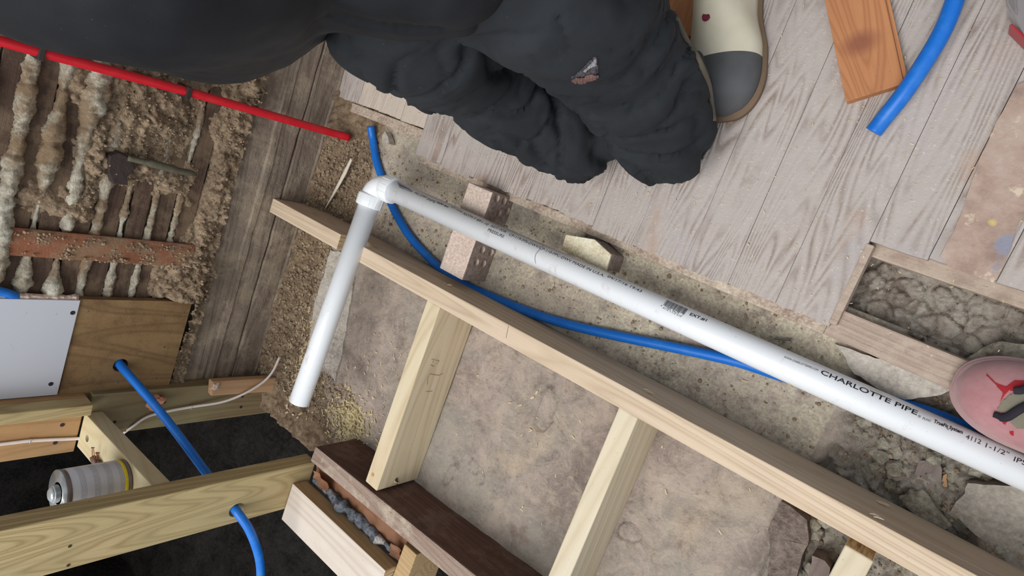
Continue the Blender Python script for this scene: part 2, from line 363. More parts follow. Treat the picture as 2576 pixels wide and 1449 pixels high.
def tube(pts, rad, seg=16, caps=True, bm=None, flat=1.0, up=None, rfun=None):
    bm = bm or bmesh.new(); n = len(pts); P = [Vector(p) for p in pts]
    t0 = (P[1]-P[0]).normalized(); nr = (up or Vector((0, 0, 1))); nr = (nr-t0*nr.dot(t0))
    if nr.length < 1e-3: nr = Vector((1, 0, 0))-t0*t0.x
    nr.normalize(); rings = []
    for i in range(n):
        t = (P[min(i+1, n-1)]-P[max(i-1, 0)]).normalized()
        nr = (nr-t*nr.dot(t)).normalized(); bn = t.cross(nr)
        r = rad[i] if isinstance(rad, (list, tuple)) else rad; row = []
        for k in range(seg):
            a = 2*math.pi*k/seg
            rr = r*(rfun(i, k) if rfun else 1)
            row.append(bm.verts.new(P[i]+nr*math.cos(a)*rr*flat+bn*math.sin(a)*rr))
        rings.append(row)
    for i in range(n-1):
        for k in range(seg):
            bm.faces.new((rings[i][k], rings[i][(k+1) % seg], rings[i+1][(k+1) % seg], rings[i+1][k]))
    if caps: bm.faces.new(rings[0][::-1]); bm.faces.new(rings[-1])
    return bm
def lathe(prof, o, ax, seg=48, bm=None):
    """prof: list of (distance along ax, radius)"""
    bm = bm or bmesh.new(); ax = Vector(ax).normalized(); u = ax.orthogonal().normalized(); v = ax.cross(u); rings = []
    for d, r in prof:
        rings.append([bm.verts.new(Vector(o)+ax*d+(u*math.cos(2*math.pi*k/seg)+v*math.sin(2*math.pi*k/seg))*max(r, 1e-5)) for k in range(seg)])
    for i in range(len(rings)-1):
        for k in range(seg): bm.faces.new((rings[i][k], rings[i][(k+1) % seg], rings[i+1][(k+1) % seg], rings[i+1][k]))
    bm.faces.new(rings[0][::-1]); bm.faces.new(rings[-1])
    bmesh.ops.recalc_face_normals(bm, faces=bm.faces[:])
    return bm
def boolean(o, cutter_bm):
    me = bpy.data.meshes.new('tool'); cutter_bm.normal_update(); cutter_bm.to_mesh(me); cutter_bm.free()
    c = bpy.data.objects.new('tool', me); COL.objects.link(c)
    m = o.modifiers.new('b', 'BOOLEAN'); m.operation = 'DIFFERENCE'; m.object = c; m.solver = 'EXACT'
    bpy.context.view_layer.update()
    dg = bpy.context.evaluated_depsgraph_get()
    new = bpy.data.meshes.new_from_object(o.evaluated_get(dg)); o.modifiers.clear(); o.data = new
    bpy.data.objects.remove(c); return o
def fbm(x, y, z=0, s=1, o=4):
    return noise.fractal(Vector((x*s, y*s, z*s)), 1.0, 2.0, o)
def rock(name, c, r, m, seed=0, sub=3, amp=.35, parent=None, sq=(1, 1, 1), rz=0, freq=1.6):
    bm = bmesh.new(); bmesh.ops.create_icosphere(bm, subdivisions=sub, radius=1)
    R = Matrix.Rotation(rz, 3, 'Z')
    for v in bm.verts:
        p = v.co.copy(); q = max(abs(p.x), abs(p.y), abs(p.z)); p = p*(.35+.65/q*.8)
        d = 1+amp*noise.fractal(p*freq+Vector((seed*3.1, seed, 0)), 1, 2, 4)
        p = Vector((p.x*sq[0], p.y*sq[1], p.z*sq[2]))*d*r
        v.co = Vector(c)+R@p
    return obj(name, bm, m, parent, True)
def smoothstep(a, b, x):
    t = max(0, min(1, (x-a)/(b-a))); return t*t*(3-2*t)
def poly_in(x, y, P):
    c = False; j = len(P)-1
    for i in range(len(P)):
        if (P[i][1] > y) != (P[j][1] > y) and x < (P[j][0]-P[i][0])*(y-P[i][1])/(P[j][1]-P[i][1])+P[i][0]: c = not c
        j = i
    return c

# ------------------------------------------------------------------ ground slab and soil
def zones(x, y):
    w = fbm(x, y, 0, 7, 3)*.03
    dirt = smoothstep(-1.335, -1.365, x+w) if y > -.62 else smoothstep(-1.335+(-.62-y)*.9, -1.36+(-.62-y)*.9, x+w)
    if y > -.34: dirt = max(dirt, smoothstep(-1.29, -1.32, x+w-.02*(y > -.2)))
    saw = smoothstep(-.36, -.30, y)*(.75+.5*fbm(x, y, 3, 5, 2)) if x < -.1 else .3
    saw = max(saw, .12)
    ss = math.exp(-(((x+1.09)/.07)**2+((y+.785)/.05)**2))
    saw = max(saw, 1.2*ss)
    edge = x+fbm(x, y, 5, 9, 3)*.035
    rub = 0
    if y > -.3: rub = smoothstep(-.085, -.07, edge)
    elif y > -.38: rub = smoothstep(-.10, -.085, edge)
    else: rub = smoothstep(-.085, -.07, edge)
    rub *= 1-smoothstep(.13, .15, edge)*(y < -.2)
    return max(0, min(1, dirt)), max(0, min(1, saw)), max(0, min(1, rub))
SPALL = [(uz(cx_, cy_, -.132).x, uz(cx_, cy_, -.132).y, ra, rb, an) for cx_, cy_, ra, rb, an in ((1372, 1030, .021, .047, .1), (1132, 1192, .011, .035, -.25), (1190, 1172, .014, .016, .3), (1208, 1200, .012, .014, .3), (1580, 1340, .022, .018, .5), (1090, 830, .02, .03, .6))]
def crackd(x, y):
    w = .012*noise.noise(Vector((x*30, y*30, 3)))
    d, _p = noise.voronoi(Vector((x*34+w*30, y*34-w*20, 0)))
    d2, _p = noise.voronoi(Vector((x*80+w*30, y*80, 5)))
    return .010*(1-smoothstep(.04, .16, d[1]-d[0]))+.004*(1-smoothstep(.04, .2, d2[1]-d2[0]))
def gz(x, y):
    d, s, r = zones(x, y)
    z = -.132+fbm(x, y, 0, 3, 3)*.004+fbm(x, y, 1, 22, 4)*.0022
    cl = noise.turbulence(Vector((x*26, y*26, 0)), 4, True)
    z += d*(.004+.016*(cl-.35)+.03*smoothstep(-1.40, -1.48, x))
    if r > 0: z -= r*(.016-.014*(cl-.3)-.014*fbm(x, y, 2, 14, 3)+crackd(x, y))
    # shallow spalled patches in the slab with sharp rims
    for (px, py, ra, rb, an) in SPALL:
        dx, dy = x-px, y-py; c, sn = math.cos(an), math.sin(an)
        q = math.hypot((dx*c+dy*sn)/ra, (-dx*sn+dy*c)/rb)+fbm(x, y, px, 40, 3)*.28
        z -= .008*(1-smoothstep(1.0, 1.12, q))*smoothstep(.84, .96, q)
    return z
def ground_ok(x, y):
    if y > -.045 and x > -1.11: return False
    if x > -1.06: return y > -.835
    return y > -.945+max(0, (x+1.2))*.65
def grid_ground(name, x0, x1, y0, y1, st, ok, zf, zn=None, skirt=.12):
    bm = bmesh.new(); L = {n: bm.verts.layers.float.new(n) for n in ('dirt', 'saw', 'rub')}
    nx, ny = int((x1-x0)/st), int((y1-y0)/st); V = {}
    for i in range(nx+1):
        for j in range(ny+1):
            x, y = x0+i*st, y0+j*st
            if not ok(x, y): continue
            v = bm.verts.new((x, y, zf(x, y))); V[i, j] = v
            d, s, r = (zn or zones)(x, y); v[L['dirt']] = d; v[L['saw']] = s; v[L['rub']] = r
    for i in range(nx):
        for j in range(ny):
            q = [V.get(k) for k in ((i, j), (i+1, j), (i+1, j+1), (i, j+1))]
            if all(q): bm.faces.new(q)
    be = [e for e in bm.edges if e.is_boundary]
    r = bmesh.ops.extrude_edge_only(bm, edges=be)
    for g in r['geom']:
        if isinstance(g, bmesh.types.BMVert): g.co.z -= skirt
    bmesh.ops.recalc_face_normals(bm, faces=bm.faces[:])
    return bm
g = struct(obj('ground', grid_ground('ground', -1.50, .50, -.95, 0.01, .0034, ground_ok, gz), GROUND, None, True))
def gz2(x, y): return gz(x, y)*.3-.7*.132
# second bay on the right, beyond the old beam line
# soil bed in the opening under the floorboards
def hz(x, y):
    cl = noise.turbulence(Vector((x*20, y*20, 4)), 5, True)
    return -.165+.018*(cl-.35)+fbm(x, y, 7, 9, 3)*.012-crackd(x, y)
bed = struct(obj('ground', grid_ground('g2', -.17, .55, -.05, .075, .0026, lambda x, y: True, hz, lambda x, y: (0, 0.1, 1), .05), GROUND, None, True))
# crawlspace below the framing, its darkness put into the floor and wall colour
def pz(x, y):
    c = noise.cell_vector(Vector((x*5, y*9, 0)))
    return -.62+.02*c.x+fbm(x, y, 0, 6, 4)*.05
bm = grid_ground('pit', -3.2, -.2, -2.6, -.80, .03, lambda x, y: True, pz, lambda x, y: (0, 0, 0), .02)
struct(obj('ground', bm, PIT_SHADE, None, True))
struct(obj('wall_back', box(-3.3, -3.2, -2.7, 1.2, -.75, 1.5, 0), PIT_SHADE))
struct(obj('wall_front', box(-3.2, -.15, -2.7, -2.6, -.75, -.2, 0), PIT_SHADE))
struct(obj('wall_right', box(-.2, -.15, -2.6, -.86, -.75, -.2, 0), PIT_SHADE))
struct(obj('crawlspace_light_block', box(-3.2, -1.56, -2.7, -.7, 1.35, 1.4, 0), PIT_SHADE))  # unseen lid added to keep light out of the crawlspace
struct(obj('wall_foundation', box(-3.2, -.15, -.80, -.74, -.75, -.26, 0), PIT_SHADE))

# ------------------------------------------------------------------ plank floor
PZ = -.098
def plank_floor():
    bm = bmesh.new(); LB = bm.verts.layers.float.new('bid'); LT = bm.verts.layers.float.new('tone')
    xs = [-1.475, -1.385, -1.30, -1.215, -1.13, -1.042, -.948, -.865, -.78, -.695, -.61, -.515, -.408, -.325, -.242, -.155]
    def board(x0, x1, y0, y1, bid, tone, top=PZ, th=.022, jag=.006, mi=0):
        nx, ny = max(2, int((x1-x0)/.012)), int((y1-y0)/.03); R = []
        for i in range(nx+1):
            x = x0+(x1-x0)*i/nx; ya = y0+fbm(x*3, bid, 0, 40, 3)*jag*.55
            R.append([(x, ya+(y1-ya)*j/ny) for j in range(ny+1)])
        def V(x, y, z):
            v = bm.verts.new((x, y, z)); v[LB] = bid; v[LT] = tone; return v
        T = [[V(p[0], p[1], top+fbm(p[0], p[1], bid, 6, 2)*.0012-(.0012 if i in (0, nx) else 0)) for p in r] for i, r in enumerate(R)]
        B = [[V(p[0], p[1], top-th) for p in r] for r in R]
        for i in range(nx):
            for j in range(ny):
                f = bm.faces.new((T[i][j], T[i+1][j], T[i+1][j+1], T[i][j+1])); f.material_index = mi
            for a, b in ((0, 0),):
                bm.faces.new((T[i][0], B[i][0], B[i+1][0], T[i+1][0]))
        for j in range(ny):
            bm.faces.new((T[0][j], T[0][j+1], B[0][j+1], B[0][j])); bm.faces.new((T[nx][j], B[nx][j], B[nx][j+1], T[nx][j+1]))
    for k in range(len(xs)-1):
        y0 = -.081+random.uniform(-.005, .003)
        if xs[k] < -1.135: y0 = -.018+random.uniform(-.002, .002)
        board(xs[k]+.0003, xs[k+1]-.0004, y0, 1.4, k*1.37, (1.0 if -1.39 < xs[k] < -1.14 else 0), PZ+random.uniform(-.0008, .0008))
    xr = [-.155, -.075, .01, .095, .18, .265, .35, .5]
    for k in range(len(xr)-1):
        board(xr[k]+.0004, xr[k+1]-.0005, .062+random.uniform(-.003, .003), 1.4, 30+k*1.7, 0, PZ+random.uniform(-.0008, .0008))
    # strip of board that still reaches the opening
    return bm
struct(obj('floor', plank_floor(), [PLANK, LINO]))
# patch of old covering glued on the planks at the right
def flatpatch(px, z, th, m, name, jit=.002, step=.008):
    P = [uz(x, y, z) for x, y in px]; Q = []
    for i in range(len(P)):
        a, b = P[i], P[(i+1) % len(P)]; n = max(1, int((b-a).length/step))
        for k in range(n):
            p = a.lerp(b, k/n); Q.append((p.x+fbm(p.x, p.y, 1, 60, 3)*jit, p.y+fbm(p.x, p.y, 5, 60, 3)*jit))
    bm = prism(Q, 2, z-th, z, 0); bmesh.ops.triangulate(bm, faces=bm.faces[:])
    return obj(name, bm, m)
pp = [(2595, 195), (2555, 215), (2500, 325), (2460, 410), (2440, 470), (2410, 560), (2365, 645), (2385, 668), (2500, 712), (2530, 660), (2562, 560), (2600, 520)]
tag(flatpatch(pp, PZ+.003, .0035, LINO, 'floor_covering_remnant'), 'torn brown floor covering with yellow and blue paint spots on the grey planks', 'floor covering')
# nosing / ledger strips under the cut plank ends
tag(obj('ledger_strip', box(-1.13, -.16, -.099, -.079, -.14, -.116, .003), SANDW), 'thin dusty wooden strip under the cut ends of the floorboards', 'wood strip')
tag(obj('ledger_strip', box(-1.47, -1.135, -.046, -.022, -.14, -.118, .003), SANDW), 'dusty wooden strip under the cream plank ends beside the grey wall boards', 'wood strip')
tag(obj('support_joist', prism([(-.16, -.098), (.50, -.108), (.50, -.058), (-.16, -.052)], 2, -.19, -.112, .003), LEDGERW), 'old grey wooden joist beside the red shoe, between the soil opening and the concrete', 'joist')
tag(obj('support_joist', box(-.155, .32, .039, .072, -.20, -.121, .002), LEDGERW), 'grey wooden joist under the floorboards on the far side of the soil opening', 'joist')
struct(obj('trim_1', box(-.158, -.146, -.078, .055, -.124, -.0985, .002), LEDGERW))

# ------------------------------------------------------------------ old wall: boards, laths and plaster
WX = -1.48
wall = struct(obj('wall_left', box(-1.56, -1.50, -.90, 1.4, -.16, 1.5, 0), DIRT))
def wallboard(z0, z1, y0=-.885, y1=1.3, seed=0):
    bm = bmesh.new(); ny = 300; prof = [(-1.50, z0), (WX-.002, z0+.001), (WX, z0+.004), (WX, z0+(z1-z0)*.34), (WX+.004, z0+(z1-z0)*.36), (WX+.004, z0+(z1-z0)*.46), (WX, z0+(z1-z0)*.49), (WX+.001, (z0+z1)/2+.03), (WX, z1-.004), (WX-.003, z1), (-1.50, z1)]
    R = []
    for j in range(ny+1):
        y = y0+(y1-y0)*j/ny
        R.append([bm.verts.new((p[0]+(fbm(y*.4, p[1], seed, 26, 4)*.0045 if i not in (0, 10) else 0), y, p[1]+fbm(y, p[1], seed+3, 9, 3)*.0015)) for i, p in enumerate(prof)])
    for j in range(ny):
        for i in range(len(prof)-1): bm.faces.new((R[j][i], R[j][i+1], R[j+1][i+1], R[j+1][i]))
    bm.faces.new(R[0]); bm.faces.new(R[-1][::-1]); bmesh.ops.recalc_face_normals(bm, faces=bm.faces[:])
    return bm
obj('sheathing_board', wallboard(-.155, -.026, seed=1), GREYW, wall, False)
obj('sheathing_board', wallboard(-.023, .128, seed=7), GREYW, wall, False)
# laths
bm = bmesh.new(); pitch = .0545; ZL = [.205+pitch*k for k in range(18)]
for k, z in enumerate(ZL):
    b = box(-1.497, -1.486+random.uniform(-.001, .001), -.88, 1.3, z-.019, z+.019, .0015, 1)
    me = bpy.data.meshes.new('t'); b.to_mesh(me); b.free(); bm.from_mesh(me)
obj('lath', bm, LATHW, wall)
# plaster squeezed out between the laths
bm = bmesh.new()
for k in range(len(ZL)-1):
    zc = (ZL[k]+ZL[k+1])/2; n = 560; pts = []; rad = []
    for j in range(n+1):
        y = -.87+1.9*j/n
        a = noise.fractal(Vector((y*9, k*4.7, 0)), 1, 2, 3)
        b = noise.fractal(Vector((y*60, k*7.7, 3)), 1, 2, 3)
        r = max(.0035, (.0125+.011*a*(1.3 if zc > .45 else 1))*(.50 if zc < .36 else 1.15 if zc > .42 else .85)+.0030*b)
        if y < -.61: r = min(r, .011)
        pts.append(Vector((-1.489+.3*r, y, zc+.006*noise.noise(Vector((y*6, k*3.3, 9)))))); rad.append(r)
    def rf(i, kk, k=k): return 1+.30*noise.noise(Vector((i*.23, kk*.9, k*5.1)))+.22*noise.noise(Vector((i*.8, kk*1.9, k*2.1)))
    tube(pts, rad, 18, True, bm, flat=.95, rfun=rf)
obj('plaster_keys', bm, PLASTER_KEY, wall, True)
# dirt bank lying on the top board and clinging to the laths
def dirtthick(y, z):
    base = .036*smoothstep(.215+.05*fbm(y, z, 0, 5, 2), .15, z)
    heap = .062*math.exp(-(((y+.60)/.105)**2+((z-.185)/.060)**2))
    up = .030*smoothstep(.05, .45, fbm(y, z, 8, 5.5, 4))*smoothstep(.72, .40, z)*smoothstep(-.5, -.40, y)
    patch = .036*math.exp(-(((y+.20)/.13)**2+((z-.33)/.10)**2))+.03*math.exp(-(((y+.30)/.08)**2+((z-.42)/.05)**2))
    lumps = .55*noise.turbulence(Vector((y*22, z*22, 0)), 3, True)+.5*noise.turbulence(Vector((y*70, z*70, 3)), 3, True)
    t = (base+heap+up+patch)*(0.30+1.1*lumps)-.011
    return t
bm = bmesh.new(); V = {}; st = .0045
for i in range(int(1.95/st)):
    for j in range(int(.70/st)):
        y, z = -.87+i*st, .118+j*st
        if y < -.615 and z > .152: continue
        t = dirtthick(y, z)
        V[i, j] = (bm.verts.new((-1.486+max(t, -.008), y, z)), t)
for (i, j), (v, t) in list(V.items()):
    q = [V.get(k) for k in ((i, j), (i+1, j), (i+1, j+1), (i, j+1))]
    if all(q) and max(a[1] for a in q) > -.004: bm.faces.new([a[0] for a in q])
for v in [v for v in bm.verts if not v.link_faces]: bm.verts.remove(v)
o = tag(obj('dirt', bm, DIRT, None, True), 'crumbly brown dirt and plaster dust clinging to the old laths', 'dirt', kind='stuff')
# floor-level dirt is part of the ground; loose crumbs on top of it
def scatter(name, m, spots, n, rmin, rmax, zfun, seed, label, cat, wall=False):
    random.seed(seed); bm = bmesh.new(); tmpl = []
    for q in range(4):
        b = bmesh.new(); bmesh.ops.create_icosphere(b, subdivisions=1, radius=1)
        tmpl.append(([v.co*(1+.45*noise.noise(v.co*1.7+Vector((q*5, 0, 0)))) for v in b.verts], [[v.index for v in f.verts] for f in b.faces])); b.free()
    tot = sum(s[-1] for s in spots); c = 0
    for s in spots:
        for _ in range(int(n*s[-1]/tot)):
            a, b = random.uniform(s[0], s[1]), random.uniform(s[2], s[3])
            if wall:
                if zfun is None and a < -.60 and b > .15: continue
                t = zfun(a, b) if zfun else dirtthick(a, b)
                if t < .001: continue
                p = Vector((-1.486+t, a, b))
            else:
                if not ground_ok(a, b): continue
                p = Vector((a, b, zfun(a, b)))
            r = random.uniform(rmin, rmax)*(random.random()**2*1.4+.4); vs, fs = random.choice(tmpl)
            R = Matrix.Rotation(random.uniform(0, 6.3), 3, random.choice('XYZ'))
            nv = [bm.verts.new(p+R@(v*r)+Vector((0, 0, r*.4) if not wall else (r*.4, 0, 0))) for v in vs]
            for f in fs: bm.faces.new([nv[i] for i in f])
    return tag(obj(name, bm, m, None, False), label, cat, kind='stuff')
scatter('dirt_crumbs', CRUMB, [(-.86, .6, .12, .45, 1)], 9000, .0009, .0028, None, 3, 'loose dirt crumbs on the lath wall above the grey boards', 'crumbs', True)
scatter('dirt_crumbs', CRUMB, [(-.53, -.475, .18, .50, 3), (-.53, -.475, .50, .75, 1)], 1300, .0006, .0024, lambda a, b: .0205 if noise.noise(Vector((a*40, b*22, 0)))+.1 > 0 else 0, 13, 'dirt crumbs stuck on the upright reddish-brown strip', 'crumbs', True)
scatter('dirt_crumbs', CRUMB, [(-1.47, -1.35, -.85, -.11, 5), (-1.36, -1.29, -.36, -.11, 1), (-1.36, -1.1, -.86, -.72, 2)], 5200, .0010, .0040, gz, 4, 'loose brown crumbs on the soil at the foot of the old boards', 'crumbs')
scatter('rubble', CRUMB, [(-1.28, -.1, -.30, -.10, 4), (-.07, .30, -.30, -.11, 5), (-.07, .14, -.75, -.30, 4)], 4200, .0006, .0026, gz, 5, 'fine gravel and grit strewn along the concrete beside the white pipe', 'grit')
scatter('rubble', RUBBLE, [(-.14, .32, -.045, .04, 3), (-.06, .30, -.28, -.12, 2), (-.06, .10, -.75, -.35, 2)], 700, .003, .010, lambda x, y: hz(x, y)-.002 if y > -.046 else gz(x, y)-.003, 6, 'lumps of grey rubble in the soil at the lower right', 'rubble')
def shavings(name, m, spots, n, l0, l1, zf, seed, label):
    random.seed(seed); bm = bmesh.new()
    for s in spots:
        for _ in range(int(n*s[4])):
            x, y = random.gauss(s[0], s[2]), random.gauss(s[1], s[3])
            z = zf(x, y)+.0015+random.random()*s[5]; L = random.uniform(l0, l1); w = L*random.uniform(.15, .45)
            a = random.uniform(0, 6.3); cu = random.uniform(-.5, .9); d = Vector((math.cos(a), math.sin(a), random.uniform(-.2, .3))); sd = Vector((-math.sin(a), math.cos(a), random.uniform(-.3, .3)))*w
            prev = None
            for k in range(4):
                t = k/3-.5; p = Vector((x, y, z))+d*L*t+Vector((0, 0, cu*L*(.25-t*t)))
                pr = (bm.verts.new(p-sd*.5), bm.verts.new(p+sd*.5))
                if prev: bm.faces.new((prev[0], prev[1], pr[1], pr[0]))
                prev = pr
    bmesh.ops.solidify(bm, geom=bm.faces[:], thickness=.0004)
    return tag(obj(name, bm, m), label, 'wood shavings', kind='stuff')
gsafe = lambda x, y: gz(x, y)
shavings('wood_shavings', SAWY, [(-1.09, -.785, .035, .028, 1, .006), (-1.12, -.80, .05, .03, .4, .003)], 520, .004, .013, gsafe, 8, 'heap of yellowish wood shavings beside the end of the old brown beam')
shavings('wood_shavings', SAWM, [(-1.32, -.72, .035, .07, 1, .004), (-1.30, -.60, .03, .08, .4, .003)], 420, .005, .014, gsafe, 9, 'pale shavings scattered on the soil behind the short white pipe')
shavings('wood_shavings', SAWM, [(-1.10, -.62, .07, .07, .5, .002), (-1.0, -.70, .06, .08, .4, .002), (-.6, -.2, .35, .05, .5, .001), (-.6, -.55, .3, .14, .4, .001)], 130, .003, .010, gsafe, 10, 'a few pale chips spread over the bare concrete between the joists')
shavings('wood_shavings', SAWM, [(-.6, .02, .35, .06, 1, .001), (-.2, .25, .2, .12, .7, .001)], 260, .0015, .005, lambda x, y: PZ, 11, 'fine sawdust flecks on the grey floor planks')

# upright reddish strip, buried flue plate, little stick
tag(obj('wooden_strip', prism([(-1.487, -.475), (-1.470, -.470), (-1.464, -.492), (-1.466, -.515), (-1.474, -.532), (-1.487, -.532)], 2, .175, 1.2, .004), REDW), 'upright reddish-brown wooden strip in front of the dirty laths', 'wood strip')
pq = [ux(x, y, -1.452) for x, y in ((276, 392), (300, 384), (332, 398), (340, 425), (318, 444), (322, 466), (285, 462), (272, 430))]
tag(obj('metal_plate', prism([(p.y, p.z) for p in pq], 0, -1.474, -1.450, .002), plain('dark_metal', S(58, 48, 46), .7, .3, 0, (60, .6, .004))), 'dark metal plate half buried in dirt on the laths', 'metal plate')
tag(obj('stick', tube(catmull([ux(322, 398, -1.446), ux(365, 408, -1.440), ux(400, 416, -1.438), ux(445, 428, -1.440), ux(492, 438, -1.450)], 6), [.006]*8+[.0085]*10+[.007]*6+[.004], 10), plain('dark_green_grey_stick', S(92, 88, 74), .8, .2, 0, (60, .6, .004)), None, True), 'short dark olive stick lying on the dirt across the laths', 'stick')

# ------------------------------------------------------------------ floor framing
def yl(x): return -.2925+x*.0215
def side_end(f): return 1 if abs(f.normal.x) > .8 else 0
# long notched joist (prism in x,z extruded along y, then sheared to its slight angle)
nb = [(-1.4795, 0), (-1.183, 0), (-1.183, -.056), (-1.098, -.056), (-1.098, 0), (.42, 0), (.42, -.130), (-1.4795, -.130)]
bm = prism(nb, 1, -.038, 0, .0018)
for v in bm.verts: v.co.y += yl(v.co.x)
jo = thing('floor_joist', (-.6, -.31, -.13), 'long pale pine joist running diagonally, notched where the short white pipe crosses it', 'joist')
obj('joist', setmat(bm, lambda f: 1 if abs(f.normal.x) > .8 else 0), [PINE_X, ENDGRAIN], jo)
def strip(name, P, r, m, parent, flat=.5, up=None): return obj(name, tube(P, r, 6, True, None, flat, up), m, parent)
strip('pencil_mark', [uz(1279, 820, .0004), uz(1273, 850, .0004)], .0005, PENCIL, jo)
random.seed(12)
for (x, y) in ((1625, 985), (1122, 716), (2212, 1268), (2192, 1298)):      # splinters pulled out of the side
    d = ray(x, y); t = -.2925/(d.y-d.x*.0215); p = Vector((0, 0, H))+d*t; b = bmesh.new()
    for k in range(5):
        a = random.uniform(-.5, .5); q = p+Vector((random.uniform(-.006, .006), .0015, random.uniform(-.004, .004)))
        tube([q, q+Vector((.006*math.cos(a), .002, .006*math.sin(a))), q+Vector((.012*math.cos(a+.4), .0035, .010*math.sin(a+.4)))], [.0006, .001, .0003], 5, True, b)
    obj('splinter', b, SAWM, jo)
def cross(x0, x1, y0, y1, z, m, label, parts=()):
    t = thing('floor_joist', ((x0+x1)/2, (y0+y1)/2, -.13), label, 'joist')
    b = box(x0, x1, y0, y1, -.131, z, .0035, 3)
    obj('joist', setmat(b, lambda f: 1 if abs(f.normal.y) > .8 else 0), [m, ENDGRAIN], t)
    return t
c1 = cross(-.864, -.8235, -.794, -.3475, -.0005, PINE_Y, 'pine cross joist ending on the brown beam, pencil marks on its side')
def onx_(px, x): return ux(px[0], px[1], x)
for pts in ([(1086, 905), (1093, 903), (1088, 912)], [(1096, 906), (1105, 908), (1098, 916)],
            [(1075, 968), (1076, 950), (1082, 940), (1092, 943), (1105, 944), (1115, 939)], [(1072, 985), (1088, 984)], [(1083, 918), (1092, 922)]):
    strip('pencil_mark', [onx_(p, -.8231) for p in pts], .0005, PENCIL, c1, .5, Vector((1, 0, 0)))
kb = bmesh.new(); tube([ux(996, 1203, -.8240), ux(1000, 1217, -.8225)], [.0035, .002], 8, True, kb)
obj('nail_hole', kb, plain('hole_shadow_brown', S(70, 48, 34), .9), c1)
obj('splinter', tube([ux(993, 1212, -.8215), ux(1003, 1216, -.8195)], [.0012, .0008], 6), SAWM, c1)
obj('knot', lathe([(0, .0045), (.0006, .0042)], uz(938, 1194, -.0006), (0, 0, 1), 20), plain('knot_brown', S(176, 138, 88), .8), c1)
c2 = cross(-.3815, -.3435, -.777, -.337, -.0005, PINE_Y2, 'pine cross joist in the middle, second one left of the red shoe')
c3 = cross(-.004, .034, -.755, -.347, -.012, PINE_Y2, 'pine cross joist at the lower right, sitting slightly below the long joist')
# old brown beam
def ybeam(x): return -.815+(x+1.05)*.045
bm = prism([(-1.05, -.856), (-1.048, -.8145), (.45, -.8145), (.45, -.856)], 2, -.136, 0, .004)
for v in bm.verts: v.co.y += (v.co.x+1.05)*.055
setmat(bm, lambda f: 1 if f.normal.z > .6 else 0)
tag(obj('old_beam', bm, [OLDBEAM, DUSTY]), 'old dark brown beam with a dusty worn top edge, at the bottom of the photo', 'beam')
# white-faced flat joist and short cross block at the bottom
bm = box(-1.049, -.702, -1.012, -.911, -.007, .033, .002)
for v in bm.verts: v.co.y += (v.co.x+1.05)*.03
tag(obj('floor_joist', setmat(bm, lambda f: 1 if f.normal.y > .6 else (2 if abs(f.normal.x) > .7 else 0)), [WHITEJ, TANJ, ENDGRAIN]), 'short whitewashed joist with a tan side, butting against the upright treated stud', 'joist')
tag(obj('blocking', box(-.70, -.662, -1.06, -.842, -.10, .004, .002), TANJ), 'short tan block crossing the end of the whitewashed joist at the bottom edge', 'block')
# insulation squeezed into the gap
ins = thing('insulation_batt', (-.85, -.87, -.12), 'crumpled paper-faced insulation stuffed between the brown beam and the whitewashed joist', 'insulation')
def sheet(x0, x1, ya, yb, zf, nx=90, ny=16):
    bm = bmesh.new(); V = []
    for i in range(nx+1):
        x = x0+(x1-x0)*i/nx; r = []
        for j in range(ny+1):
            t = j/ny; y = ya(x)+(yb(x)-ya(x))*t; r.append(bm.verts.new((x, y, zf(x, y, t))))
        V.append(r)
    for i in range(nx):
        for j in range(ny): bm.faces.new((V[i][j], V[i+1][j], V[i+1][j+1], V[i][j+1]))
    bmesh.ops.solidify(bm, geom=bm.faces[:], thickness=.001); return bm
jy = lambda x: -.911+(x+1.05)*.03
obj('kraft_facing', sheet(-1.045, -.71, lambda x: jy(x)+.001, lambda x: -.857+(x+1.05)*.055, lambda x, y, t: -.022+.014*abs(2*t-1)**2.2*(t > .5)+.010*fbm(x, y, 2, 14, 3)), KRAFT, ins, True)
pts = [Vector((-1.03+.31*i/70, jy(-1.03+.31*i/70)+.012+.006*noise.noise(Vector((i*.2, 1, 0))), -.012+.008*noise.noise(Vector((i*.17, 5, 0))))) for i in range(71)]
bm = tube(pts, [.004+.008*abs(math.sin(i/71*3.14))+.007*noise.noise(Vector((i*.17, 3, 0))) for i in range(71)], 12, True, None, 1, None, lambda i, k: 1+.7*noise.noise(Vector((i*.21, k*.5, 3))))
for f in bm.faces:
    f.material_index = 1 if noise.noise(Vector((f.calc_center_median().x*14, 3, 0)))+.6*(f.calc_center_median().x+.9)*3 > .25 else 0
obj('fibre_fill', bm, [FLUFFG, FLUFFW], ins, True)
bm = sheet(-1.03, -.97, lambda x: jy(x)+.004, lambda x: jy(x)+.040, lambda x, y, t: -.012+.010*noise.noise(Vector((x*34, t*2, 0)))+.012*t, 14, 8)
obj('torn_flap', bm, KRAFT, ins, False)
bm = sheet(-.735, -.705, lambda x: jy(x)+.006, lambda x: jy(x)+.036, lambda x, y, t: -.004+.010*noise.noise(Vector((x*40, t*2, 8)))+.004*t, 14, 8)
obj('torn_flap', bm, KRAFT, ins, False)

